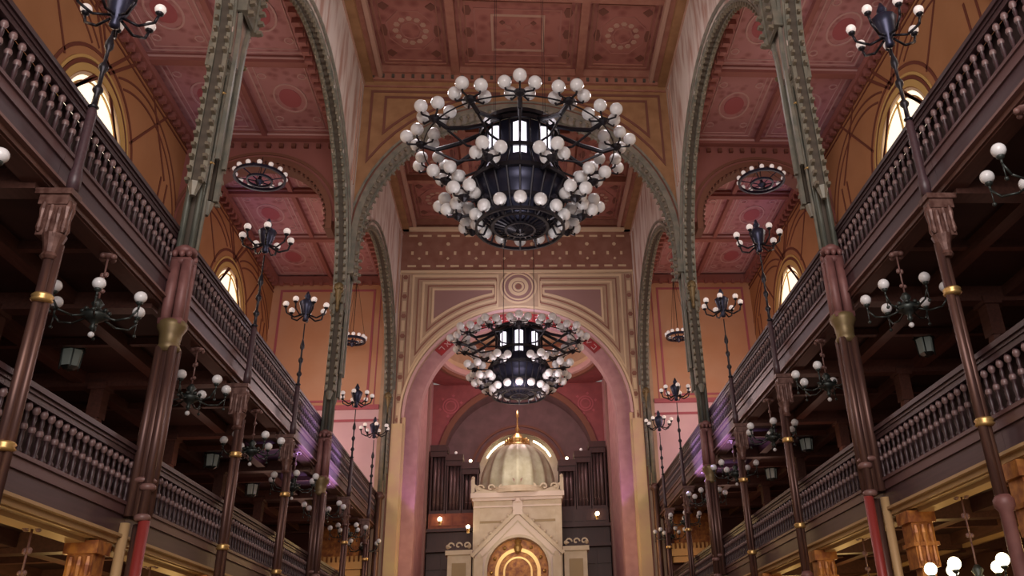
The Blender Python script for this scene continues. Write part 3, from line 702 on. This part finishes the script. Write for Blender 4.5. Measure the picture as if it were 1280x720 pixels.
# ---------------------------------------------------------------- thin iron posts with the capital bracket under each gallery
def make_post(y, s, lab, zt=10.75):
    r = thing('iron_post', lab, 'post', (s*5.88, y, FLOOR)); Z = -FLOOR; r.scale = (.85, .85, 1)
    MB().lathe((0, 0, 0), [(.2, 0), (.2, .2), (.12, .3), (.10, 3.6), (.15, 3.66), (.15, 3.74), (.10, 3.8)], 14).build('foot_shaft', 'iron_pink', r, True)
    MB().cyl((-.045, 0, 3.8), (-.045, 0, 7.3), .075, .07, 12).cyl((.055, .03, 3.8), (.055, .03, 7.3), .06, .055, 12).build('shaft', 'iron_brown', r, True)
    m = MB()
    for z in (4.66, 6.5): MB().lathe((0, 0, z), [(.11, 0), (.15, .03), (.125, .055), (.15, .08), (.12, .11)], 14).build('ring', 'gold', r, True)
    m = MB(); d = s
    X = lambda a, b: sorted((d*a, d*b))
    m.box(*X(-.12, .40), -.16, .16, 7.98, 8.06); m.box(*X(-.08, .34), -.12, .12, 7.84, 7.98); m.box(*X(-.05, .28), -.10, .10, 7.40, 7.84)
    m.lathe((.05*d, 0, 7.08), [(.09, 0), (.13, .04), (.10, .09), (.12, .2), (.17, .34)], 12)
    for sy in (-1, 1):
        for k in range(3): m.lathe((d*(.0+.12*k), sy*.115, 7.36+.04*k), [(.02, 0), (.045, .05), (.03, .2), (.05, .32), (.035, .42)], 8)
    for sy in (-1, 1): m.lathe((-.07*d, sy*.05, 7.45), [(.02, 0), (.05, .06), (.03, .2), (.06, .36), (.03, .46)], 8)
    m.build('bracket_capital', 'iron_rust', r)
    m = MB(); m.box(*X(.16, .72), -.30, .18, 3.98, 4.18); m.box(*X(.22, .66), -.26, .14, 3.30, 3.98); m.box(*X(.18, .70), -.29, .17, 3.62, 3.68)
    for k in range(3): m.lathe((d*(.28+.16*k), -.26, 3.32), [(.03, 0), (.06, .08), (.04, .3), (.08, .5), (.05, .62)], 8)
    m.box(*X(.30, .60), -.2, .1, 0, 3.3); m.build('gilded_capital', 'gold_relief', r)
    m = MB(); m.lathe((-.03*d, 0, 8.1), [(.09, 0), (.10, .2), (.07, .35), (.075, 1.25), (.055, 1.3)], 10); m.build('upper_shaft', 'wood_fascia', r, True)
    m = MB(); m.lathe((-.03*d, 0, 9.4), [(.05, 0), (.085, .03), (.045, .07), (.04, .25), (.08, .3), (.08, .34), (.035, .4), (.035, .62), (.075, .68), (.075, .74), (.03, .8), (.03, 1.0), (.07, 1.06), (.07, 1.14), (.02, 1.3), (.02, zt-9.38)], 10)
    m.build('turned_stem', 'iron_black', r, True)
    return r
# branched lamp that stands on top of a post
def make_branch_lamp(lab):
    r = thing('branched_lamp', lab, 'lamp', (0, 0, 0), 0, 'branched lamps on the thin iron posts')
    m = MB(); m.lathe((0, 0, 0), [(.03, 0), (.08, .03), (.06, .14), (.13, .26), (.17, .42), (.21, .56), (.14, .62), (.06, .68), (.09, .74), (.02, .9)], 10); m.build('body', 'iron_blue', r, True)
    for k in range(7):
        t = 2*PI*k/7+.2; c_, s_ = cos(t), sin(t)
        m = MB(); m.tube([(.08*c_, .08*s_, .2), (.3*c_, .3*s_, .1), (.5*c_, .5*s_, .2), (.54*c_, .54*s_, .36)], .022, 6); m.lathe((.54*c_, .54*s_, .34), [(.02, 0), (.06, .03), (.06, .05)], 8); a = m.build('arm', 'iron_black', r, True)
        MB().sphere((.54*c_, .54*s_, .46), .082, 12, 8).build('globe', 'globe_small', a, True)
    return r
posts_txt = ['nearest', 'second', 'third', 'fourth', 'farthest']
lamp0 = None
for s in (-1, 1):
    for i, y in enumerate(POST):
        make_post(y, s, '%s thin iron post of the %s gallery front, with gilded capital' % (posts_txt[i], SIDE[s]), 10.75 if i == 0 else 11.15)
        lab = 'dark branched lamp with small white globes on the %s %s thin post' % (posts_txt[i], SIDE[s])
        loc = (s*5.855, y, FLOOR+(10.75 if i == 0 else 11.15)+.08)
        if lamp0 is None: lamp0 = make_branch_lamp(lab); lamp0.location = loc
        else: copy_tree(lamp0, loc, .3*i, lab)

# ---------------------------------------------------------------- hanging chandeliers under the galleries
def make_gallery_chandelier(lab, lit):
    dz = -.28 if lit else 0
    r = thing('hanging_chandelier', lab, 'chandelier', (0, 0, 0), 0, 'lit globe chandeliers under the lower gallery' if lit else 'unlit globe chandeliers under the upper gallery')
    m = MB()
    for k in range(4): t = PI/2*k; m.sphere((.10*cos(t), .10*sin(t), -.04), .045, 8, 6)
    m.lathe((0, 0, -.06), [(.03, 0), (.12, .03), (.12, .055)], 10); m.build('ceiling_rose', 'globe_lit' if lit and False else 'wood_light', r, True)
    m = MB(); m.cyl((0, 0, -.06), (0, 0, -.72), .014, .014, 6)
    for z in (-.32, -.34, -.6): m.sphere((.035, 0, z), .035, 8, 5); m.sphere((-.035, 0, z), .035, 8, 5)
    m.cyl((0, 0, -.7), (0, 0, -.75+dz), .014, .014, 6); m.build('rod', 'wood_light', r, True)
    m = MB(); m.lathe((0, 0, -1.22+dz), [(.015, 0), (.05, .05), (.03, .1), (.10, .16), (.2, .22), (.12, .3), (.05, .36), (.09, .42), (.03, .5)], 12)
    for k in range(8): t = 2*PI*k/8; m.sphere((.17*cos(t), .17*sin(t), -.93+dz), .035, 8, 5)
    m.build('body', 'bronze_green', r, True)
    for k in range(6):
        t = 2*PI*k/6+.25; c_, s_ = cos(t), sin(t)
        m = MB(); m.tube([(.1*c_, .1*s_, -1.0+dz), (.32*c_, .32*s_, -1.08+dz), (.52*c_, .52*s_, -1.05+dz), (.62*c_, .62*s_, -.92+dz), (.62*c_, .62*s_, -.84+dz)], .016, 6)
        m.lathe((.62*c_, .62*s_, -.86+dz), [(.02, 0), (.05, .03), (.05, .05)], 8); m.sphere((.62*c_, .62*s_, -1.12+dz), .03, 6, 4); m.cyl((.62*c_, .62*s_, -1.1+dz), (.62*c_, .62*s_, -.9+dz), .008, .008, 5)
        a = m.build('arm', 'bronze_green', r, True)
        MB().sphere((.62*c_, .62*s_, -.73+dz), .09, 14, 9).build('globe', 'globe_lit' if lit else 'globe_glass', a, True)
    MB().sphere((0, 0, -1.28+dz), .045, 8, 6).build('drop', 'globe_glass', r, True)
    return r
mids = [(a+b)/2 for a, b in zip(SEG, SEG[1:])]
ch_txt = ['nearest the camera', 'beside the near clustered column', 'just beyond the near clustered column', 'between the second and third thin posts', 'just before the middle clustered column', 'beyond the middle clustered column', 'second from the chancel wall', 'nearest the chancel wall']
g0 = None; g1 = None
for s in (-1, 1):
    for i, y in enumerate(mids):
        lab = 'unlit globe chandelier under upper %s gallery, %s' % (SIDE[s], ch_txt[i])
        loc = (s*6.2, y, TU-1.47); 
        if g0 is None: g0 = make_gallery_chandelier(lab, False); g0.location = loc
        else: copy_tree(g0, loc, .37*i*s, lab)
        if i < 3:
            lab = 'glowing globe chandelier under lower %s gallery, %s' % (SIDE[s], ch_txt[i])
            loc = (s*6.38, y, TL-1.47)
            if g1 is None: g1 = make_gallery_chandelier(lab, True); g1.location = loc
            else: copy_tree(g1, loc, .37*i*s, lab)
# box lanterns on the underside of the upper gallery
ln0 = None
for s in (-1, 1):
    for i, y in enumerate((16.4, 20.4, 24.8, 28.8)):
        lab = 'dim hexagonal glass lantern under the upper %s gallery, %s from the front' % (SIDE[s], ['first', 'second', 'third', 'fourth'][i])
        loc = (s*8.6, y, TU-1.25)
        if ln0 is None:
            r = thing('lantern', lab, 'lantern', loc, 0, 'glass lanterns under the upper gallery')
            MB().cyl((0, 0, -.46), (0, 0, -.14), .16, .19, 6).build('glass', 'lantern_glass', r)
            m = MB(); m.cyl((0, 0, -.14), (0, 0, -.10), .23, .23, 6).cyl((0, 0, -.10), (0, 0, 0), .05, .05, 8).cyl((0, 0, -.52), (0, 0, -.46), .08, .17, 6)
            for k in range(6): t = 2*PI*k/6; m.cyl((.18*cos(t), .18*sin(t), -.5), (.21*cos(t), .21*sin(t), -.08), .014, .014, 5); m.sphere((.22*cos(t), .22*sin(t), -.07), .03, 6, 4)
            m.build('frame', 'bronze_green', r); ln0 = r
        else: copy_tree(ln0, loc, 0, lab)

# ---------------------------------------------------------------- ring chandeliers in the aisles
def ring_chandelier(loc, R, drop, lab):
    r = thing('ring_chandelier', lab, 'chandelier', loc, 0, 'small ring chandeliers in the aisles')
    m = MB(); ring(m, (0, 0), R-.05, R+.03, -.06, .04, 24); ring(m, (0, 0), R*.45, R*.52, -.16, -.08, 20)
    for k in range(6): t = 2*PI*k/6; m.tube([(R*cos(t), R*sin(t), 0), (.25*R*cos(t), .25*R*sin(t), -.12), (0, 0, -.18)], .02, 5)
    m.lathe((0, 0, -.3), [(.02, 0), (.09, .06), (.15, .14), (.06, .25), (.03, .4)], 10); m.build('ring_frame', 'iron_blue', r)
    m = MB(); m.cyl((0, 0, -.1), (0, 0, drop), .015, .015, 6)
    for k in range(3): t = 2*PI*k/3; m.cyl((R*cos(t), R*sin(t), 0), (0, 0, drop*.8), .008, .008, 5)
    m.build('suspension', 'iron_black', r)
    for k in range(14): t = 2*PI*k/14; MB().sphere((R*cos(t), R*sin(t), .12), .085, 10, 7).build('globe', 'globe_small', r, True)
for s in (-1, 1):
    ring_chandelier((s*8.75, 25.75, 15.95), .82, .8, 'ring chandelier of white globes under the near %s aisle arch' % SIDE[s])
    ring_chandelier((s*7.35, 36.4, 14.1), .55, AZ-14.1-.005, 'smaller ring chandelier of white globes at the far end of the %s aisle' % SIDE[s])

# ---------------------------------------------------------------- the two large nave chandeliers
def large_chandelier(loc, sc, drop, lab, offs):
    r = thing('large_chandelier', lab, 'chandelier', loc, 0, 'great globe chandeliers of the nave')
    def P(R, t, z): return (R*sin(t)*sc, -R*cos(t)*sc, z*sc)
    m = MB()
    for z, rad, w_ in ((1.15, 1.12, .10), (.98, 1.1, .05), (.1, 1.06, .07), (-.72, 1.38, .10), (-1.42, 1.06, .08)): ring(m, (0, 0), (rad-w_)*sc, (rad+.02)*sc, (z-.06)*sc, (z+.06)*sc, 32)
    ring(m, (0, 0), .70*sc, .78*sc, -1.90*sc, -1.84*sc, 28); ring(m, (0, 0), .36*sc, .42*sc, -1.99*sc, -1.93*sc, 24)
    for k in range(24):
        t = 2*PI*k/24; m.tube([P(1.06, t, 1.15), P(1.05, t, -.05), P(1.24, t, -.42), P(1.37, t, -.72), P(1.2, t, -1.1), P(1.0, t, -1.6), P(.75, t, -1.86), P(.12, t, -2.0)], .028*sc, 5)
    m.lathe((0, 0, -2.05*sc), [(.02, 0), (.1*sc, .08*sc), (.06*sc, .18*sc), (.16*sc, .28*sc), (.2*sc, .36*sc), (.05, .5*sc)], 10); m.build('lattice_drum', 'iron_black', r)
    m = MB(); m.lathe((0, 0, 0), [(.2*sc, -1.92*sc), (.72*sc, -1.74*sc), (.92*sc, -1.52*sc), (.9*sc, -1.35*sc), (1.16*sc, -1.05*sc), (1.30*sc, -.72*sc), (1.18*sc, -.42*sc), (.98*sc, -.1*sc), (1.0*sc, .95*sc), (.5*sc, 1.1*sc)], 24); m.build('inner_basket', 'iron_blue', r, True)
    for z0, z1, w_, ks in ((.20, .80, .36, (0, 1, 3, 4, 5, 7)), (-.18, .06, .36, (0, 4))):
        for k in ks:
            t0 = 2*PI*k/8; a = 1.02; a2 = .99
            MB().add([P(q, t0-w_/2/a, z0) for q in (a,)]+[P(a, t0+w_/2/a, z0), P(a, t0+w_/2/a, z1), P(a, t0, z1+.06), P(a, t0-w_/2/a, z1)]+
                     [P(a2, t0-w_/2/a, z0), P(a2, t0+w_/2/a, z0), P(a2, t0+w_/2/a, z1), P(a2, t0, z1+.06), P(a2, t0-w_/2/a, z1)],
                     [(0, 1, 2, 3, 4), (9, 8, 7, 6, 5)]+[(q, (q+1) % 5, 5+(q+1) % 5, 5+q) for q in range(5)]).build('lamp_pane', 'pane_lit', r)
    G = []
    def cluster(R, t, z, n, rad, tier, up=.1):
        c = P(R, t, z); m = MB(); cs_ = []
        for k in range(n):
            a = 2*PI*k/n+t; d = (rad*sc*sin(a), -rad*sc*cos(a)); q = (c[0]+d[0], c[1]+d[1], c[2]+up*sc)
            m.tube([(c[0], c[1], c[2]-.12*sc), (c[0]+d[0]*.9, c[1]+d[1]*.9, c[2]-.14*sc), (q[0], q[1], q[2]-.12*sc)], .028*sc, 5); m.lathe((q[0], q[1], q[2]-.16*sc), [(.03*sc, 0), (.08*sc, .03*sc), (.08*sc, .06*sc)], 8); cs_.append(q)
        if n > 1: m.lathe((c[0], c[1], c[2]-.26*sc), [(.02*sc, 0), (.12*sc, .08*sc), (.16*sc, .16*sc), (.05*sc, .22*sc)], 8)
        ob = m.build('lamp_cluster', 'iron_black', r); G.extend((q, ob) for q in cs_)
    n1 = 13
    fr = MB(); ring(fr, (0, 0), 2.63*sc, 2.66*sc, .44*sc, .47*sc, 48); ring(fr, (0, 0), 1.14*sc, 1.2*sc, -1.98*sc, -1.9*sc, 32)
    for k in range(n1):
        t = 2*PI*k/n1; fr.tube([P(.98, t, 1.05), P(1.7, t, .62), P(2.3, t, .36), P(2.66, t, .46)], .065*sc, 6); fr.tube([P(1.0, t, .2), P(1.7, t, .05), P(2.3, t, .3)], .035*sc, 6)
        cluster(2.70, t, .62, 5, .40, 1)
    for k in range(8):
        t = 2*PI*(k+.5)/8; fr.tube([P(.9, t, -.2), P(1.5, t, -.9), P(2.1, t, -.94)], .04*sc, 6); cluster(2.10, t, -.82, 4, .34, 2)
    for dg in (60, 95, 128, 232, 265, 300):
        t = math.radians(dg); fr.tube([P(.85, t, -.7), P(1.3, t, -1.45), P(1.6, t, -1.5)], .04*sc, 6); cluster(1.68, t, -1.35, 4, .30, 3)
    for k in range(14):
        t = 2*PI*k/14; fr.tube([P(.75, t, -1.4), P(1.0, t, -2.0), P(1.18, t, -1.95)], .03*sc, 5); cluster(1.2, t, -1.75, 1, .001, 4)
    fr.build('ring_frame', 'iron_black', r)
    G.sort(key=lambda g: g[0][1]); base = None; rest = MB()
    for i, (q, ob) in enumerate(G):
        if i < 100:
            if base is None: o = MB().sphere((0, 0, 0), .178*sc, 14, 9).build('globe', 'globe_glass', ob, True); base = o
            else: o = base.copy(); C.objects.link(o); o.parent = ob
            o.location = q
        else: rest.sphere(q, .178*sc, 14, 9)
    o = rest.build('globes', 'globe_glass', r, True); o['kind'] = 'stuff'
    m = MB(); 
    for k in range(4): t = PI/4+PI/2*k; p = P(1.0, t, 1.15); m.cyl(p, (p[0], p[1], drop), .007, .007, 5)
    m.build('suspension_wire', 'iron_black', r)
    m = MB(); m.lathe((0, 0, 1.1*sc), [(.55*sc, 0), (.5*sc, .1*sc), (.2*sc, .25*sc), (.12*sc, .5*sc), (.03, .6*sc)], 12); m.build('crown', 'iron_black', r, True)
large_chandelier((.02, 20.2, 12.9), 1.0, CZ-12.9-.02, 'larger and nearer of the two great black chandeliers crowded with white globes', 0)
large_chandelier((.0, 32.4, 11.85), .88, CZ-11.85-.02, 'farther great black chandelier with white globes, hanging before the chancel arch', 0)

# ---------------------------------------------------------------- organ cases
def organ(s):
    r = thing('organ_case', 'dark wooden organ case with pipes on the %s of the domed shrine' % SIDE[s], 'organ', (s*3.2, 44.9, FLOOR))
    Z = -FLOOR; X = lambda a, b: sorted((s*a, s*b))
    for k, (xa, xb, zt) in enumerate(((.55, 1.35, 11.45), (-.25, .52, 10.95), (-1.1, -.28, 10.5))):
        m = MB(); m.box(*X(xa, xb), 0, 1.2, 7.9+Z, 8.1+Z); m.box(*X(xa, xa+.08), 0, 1.2, 8.1+Z, zt+Z); m.box(*X(xb-.08, xb), 0, 1.2, 8.1+Z, zt+Z); m.box(*X(xa, xb), .5, 1.2, 8.1+Z, zt+Z)
        m.box(*X(xa-.05, xb+.05), -.1, 1.2, zt+Z-.32, zt+Z); m.box(*X(xa-.02, xb+.02), -.04, .2, zt+Z-.6, zt+Z-.32); t_ = m.build('pipe_tower', 'organ_wood', r)
        for j in range(3):
            xm = xa+.2+(xb-xa-.4)*j/2; MB().cyl((s*xm, .25, 8.1+Z), (s*xm, .25, zt+Z-.4), .10, .10, 12).cyl((s*xm, .25, 8.1+Z), (s*xm, .25, 8.5+Z), .04, .105, 12).build('pipe', 'organ_pipe', t_, True)
    m = MB(); m.box(*X(-1.1, 1.35), -.25, 1.2, 7.15+Z, 7.9+Z)
    for k in range(4): m.box(*X(-.98+k*.58, -.52+k*.58), -.29, -.25, 7.3+Z, 7.78+Z)
    m.build('parapet_panel', 'organ_wood_lit' if s < 0 else 'organ_wood', r)  # left panel coloured orange as if lit, right one plain wood
    m = MB(); m.box(*X(-1.2, 1.42), -.4, 1.2, 7.0+Z, 7.15+Z); m.box(*X(-1.1, 1.4), -.1, 1.2, 6.2+Z, 7.0+Z); m.box(*X(-.9, 1.42), -.3, 1.2, 6.05+Z, 6.2+Z); m.build('cornice', 'organ_wood', r)
    m = MB(); m.box(*X(-1.0, 1.42), .1, 1.2, 0, 6.05+Z)
    for k in range(3): m.box(*X(-.9+k*.8, -.2+k*.8), .02, .1, 3+Z, 5.1+Z); m.box(*X(-.9+k*.8, -.2+k*.8), .02, .1, 5.25+Z, 5.9+Z)
    m.build('lower_case', 'organ_wood', r)
organ(-1); organ(1)

# ---------------------------------------------------------------- domed shrine (Torah ark canopy)
GZ = .2
ark = thing('domed_shrine', 'cream marble domed shrine with gabled arch in the middle of the chancel', 'shrine', (-.08, 41.0, FLOOR)); Z = -FLOOR
m = MB(); m.box(-2.0, 2.0, 0, 3.0, 4+Z, 7.85+Z); m.box(-2.05, -1.75, -.05, 3.0, 4+Z, 7.85+Z); m.box(1.75, 2.05, -.05, 3.0, 4+Z, 7.85+Z); m.box(-1.75, 1.75, 0, 3.0, 0, 4+Z) ; m.build('body', 'marble_cream', ark)
m = MB(); m.box(-2.1, 2.1, -.14, 3.05, 7.75+Z, 7.88+Z); m.box(-2.18, 2.18, -.24, 3.1, 7.88+Z, 8.1+Z); m.box(-2.05, 2.05, -.08, 3.0, 7.45+Z, 7.52+Z); m.build('cornice', 'marble_white', ark)
for a_, b_ in ((-1.9, -.7), (.7, 1.9)): MB().box(a_, b_, -.03, 0, 6.75+Z, 6.85+Z).build('groove', 'marble_dark', ark)
m = MB()
fa = lambda u, v, h: (u, -.10-h, v+Z)
for k in range(8):
    if k in (3.5,): continue
    cx = -1.75+k*.5; 
    if abs(cx) < .3: continue
    m.ribbon([(cx+(.19-.016*j)*cos(.55*j)*(1 if cx < 0 else -1), 8.32+(.19-.016*j)*sin(.55*j)) for j in range(11)], .07, fa, .12)
m.ribbon([(-2.05, 8.12), (2.05, 8.12)], .08, fa, .12)
for sx in (-1, 1):
    m.box(sx*2.08-.08, sx*2.08+.08, -.22, 0, 8.1+Z, 8.75+Z); m.sphere((sx*2.08, -.1, 8.82+Z), .09, 8, 6)
    m.poly([(sx*1.0, 8.12), (sx*1.9, 8.12), (sx*2.05, 8.55), (sx*1.6, 8.30)], fa, .06)
m.build('scroll_cresting', 'marble_cream', ark)
m = MB(); m.poly([(-.16, 8.1), (.16, 8.1), (.1, 8.4), (.24, 8.75), (.05, 8.62), (0, 8.95), (-.05, 8.62), (-.24, 8.75), (-.1, 8.4)], lambda u, v, h: (u, -.24-h, v+Z), .08); m.build('crest_ornament', 'front_mauve', ark)
# fluted dome
v = []; f = []; n = 128; m_ = 14
for j in range(m_+1):
    q = j/m_; rad = 1.86*cos(q*PI/2*.93)**.85; z = 8.35+2.35*sin(q*PI/2)
    if q < .15: rad *= 1.0
    for i in range(n): a = 2*PI*i/n; rr = rad*(1-.07*abs(sin(a*8))); v.append((rr*cos(a), 1.45+rr*sin(a), z+Z))
for j in range(m_):
    for i in range(n): f.append((j*n+i, j*n+(i+1) % n, (j+1)*n+(i+1) % n, (j+1)*n+i))
MB().add(v, f).build('dome', 'dome_shell', ark, True)
m = MB(); m.lathe((0, 1.45, 8.1+Z), [(1.95, 0), (1.95, .16), (1.86, .24), (1.86, .3)], 40); m.build('dome_base', 'marble_cream', ark)
m = MB(); m.lathe((0, 1.45, 10.62+Z), [(.72, 0), (.66, .1), (.42, .16), (.40, .3), (.5, .36), (.3, .46), (.24, .6), (.10, .72), (.05, .8), (.14, .92), (.05, 1.05), (.03, 1.5), (.09, 1.6), (.01, 1.9)], 16)
for k in range(10): t = 2*PI*k/10; m.lathe((.55*cos(t), 1.45+.55*sin(t), 10.7+Z), [(.04, 0), (.08, .1), (.03, .32)], 6)
m.build('dome_finial', 'gold', ark, True)
# gable front
m = MB(); g = []
arch_o = MB(); arch_wall(arch_o, 'x', -.75, 0, -1.9, 1.9, 2+Z, 5.0+Z+GZ, [(0, 1.38, 4.4+Z+GZ, 2+Z)], 32)
def gable(zc, zt, x): return 0
us = [-1.9+3.8*i/48 for i in range(49)]
vv = []; ff_ = []
for i, u in enumerate(us):
    lo = 5.0 if abs(u) > 1.24 else 4.4+sqrt(1.38**2-u*u); hi = 5.05+(1.9-abs(u))*.92 if abs(u) < 1.9 else 5.05
    hi = max(hi, lo+.02)
    vv += [(u, -.75, max(lo, 5.0)+Z+GZ), (u, -.75, hi+Z+GZ), (u, 0, hi+Z+GZ), (u, 0, max(lo, 5.0)+Z+GZ)]
for i in range(48):
    a = 4*i; b = a+4; ff_ += [(a, b, b+1, a+1), (a+1, b+1, b+2, a+2), (a+3, a+2, b+2, b+3), (a, a+3, b+3, b)]
arch_o.add(vv, ff_)
arch_o.build('gable_front', 'marble_white', ark)
m = MB(); fg = lambda u, v, h: (u, -.75-h, v+Z+GZ)
m.ribbon([(-2.05, 5.0), (0, 6.95), (2.05, 5.0)], .16, fg, .14); m.ribbon([(-1.75, 4.8), (0, 6.5), (1.75, 4.8)], .05, fg, .05)
m.ribbon(arch_pts(0, 1.42, 4.4, 2), .12, fg, .07)
for sx in (-1, 1):
    m.box(sx*1.75-.2, sx*1.75+.2, -.85, -.75, 2+Z, 4.9+Z+GZ); m.poly([(sx*1.72+.12*cos(a), 5.0+.12*sin(a)) for a in [q*PI/3 for q in range(6)]], fg, .1)
    for k in range(7): q = .18+k*.26; m.sphere((sx*q, -.84, 6.98-q*.95+.14+Z+GZ), .07, 8, 5)
m.build('gable_molding', 'marble_cream', ark)
m = MB(); m.box(-.22, .22, -.9, -.6, 6.75+Z+GZ, 7.3+Z+GZ); m.lathe((0, -.75, 7.3+Z+GZ), [(.26, 0), (.26, .06), (.12, .1), (.1, .2)], 8); m.build('gable_finial', 'marble_white', ark)
m = MB(); m.poly(arch_pts(0, 1.5, 4.4+Z+GZ, 2+Z), lambda u, v, h: (u, -.02-h, v), .04); m.build('niche_back', 'gold_relief', ark)
m = MB(); m.ribbon(arch_pts(0, .95, 4.35, 2), .16, lambda u, v, h: (u, -.06-h, v+Z+GZ), .10); m.ribbon(arch_pts(0, .62, 4.35, 2), .08, lambda u, v, h: (u, -.06-h, v+Z+GZ), .08)
for k in range(7): t = PI*k/6; m.sphere((-1.2*cos(t), -.2, 4.35+1.2*sin(t)+Z+GZ), .08, 8, 5)
m.lathe((0, -.35, 5.1+Z+GZ), [(.02, 0), (.14, .1), (.2, .3), (.1, .45), (.18, .55), (.02, .7)], 10); m.build('niche_relief', 'gold', ark)
for sx in (-1, 1):
    X = lambda a, b: sorted((sx*a, sx*b))
    m = MB(); m.box(*X(2.1, 3.15), -.3, .9, 0, 5.35+Z); m.box(*X(2.05, 3.25), -.42, 1.0, 5.35+Z, 5.55+Z); w_ = m.build('side_wing', 'marble_cream', ark)
    m = MB(); m.box(*X(2.32, 2.95), -.34, -.3, 3.4+Z, 5.0+Z); m.build('wing_panel', 'marble_dark', w_)
    m = MB()
    for k in range(3): cx = sx*(2.3+k*.36); m.ribbon([(cx+(.17-.016*j)*cos(.6*j), 5.74+(.17-.016*j)*sin(.6*j)) for j in range(10)], .06, lambda u, v, h: (u, -.34-h, v+Z), .1)
    m.sphere((sx*3.15, -.3, 5.72+Z), .1, 8, 6); m.sphere((sx*2.2, -.3, 5.72+Z), .1, 8, 6); m.build('wing_scroll', 'marble_cream', w_)

# ---------------------------------------------------------------- small lit lamps around the chancel
def sconce(x, y, z, lab, r_=.11):
    r = thing('wall_lamp', lab, 'lamp', (x, y, z))
    m = MB(); m.cyl((0, .22, -.12), (0, .02, -.12), .02, .02, 6).cyl((0, .02, -.16), (0, .02, -.04), .045, .06, 8).box(-.06, .06, .2, .24, -.22, 0); m.build('bracket', 'gold', r)
    MB().sphere((0, .02, .04), r_, 10, 7).build('bulb', 'bulb_lit', r, True)
sconce(-4.86, 38.9, 7.75, 'small lit lamp on the left reveal of the chancel arch')
sconce(4.86, 38.9, 7.75, 'small lit lamp on the right reveal of the chancel arch')
sconce(-3.95, 44.34, 7.55, 'bright lamp in front of the orange-lit panel of the left organ case')
sconce(3.95, 44.34, 7.55, 'bright lamp in front of the dark right organ case')
sconce(-2.35, 40.75, 6.55, 'bright lamp on the upper left side of the shrine', .09)
for s in (-1, 1):
    t = MB(); R = 2.02; a0, a1 = (28, 66)
    pts = [(s*R*cos(math.radians(a0+(a1-a0)*i/10)), 10.6+R*sin(math.radians(a0+(a1-a0)*i/10))) for i in range(11)]
    t.tube([(p[0], 0, p[1]-10.6) for p in pts], .05, 6)
    o = t.build('light_strip', 'bulb_lit', None, False, (0, YB2+1.9, 10.6)); tag(o, 'curved glowing light strip in the %s half of the round niche behind the dome' % SIDE[s], 'light')
    for k, (xx, zz) in enumerate(((2.15, 10.55), (3.0, 11.0))):
        o = MB().sphere((0, 0, .08), .08, 8, 6).cyl((0, 0, -.08), (0, 0, .02), .05, .04, 8).build('candle_lamp', 'bulb_lit' if k == 0 else 'globe_small', None, True, (s*(xx+(.3 if k else .38)), 45.2, 11.03 if k else 10.58))
        tag(o, 'small lamp on top of the %s tower of the %s organ case' % (('inner', 'middle')[k], SIDE[s]), 'lamp')
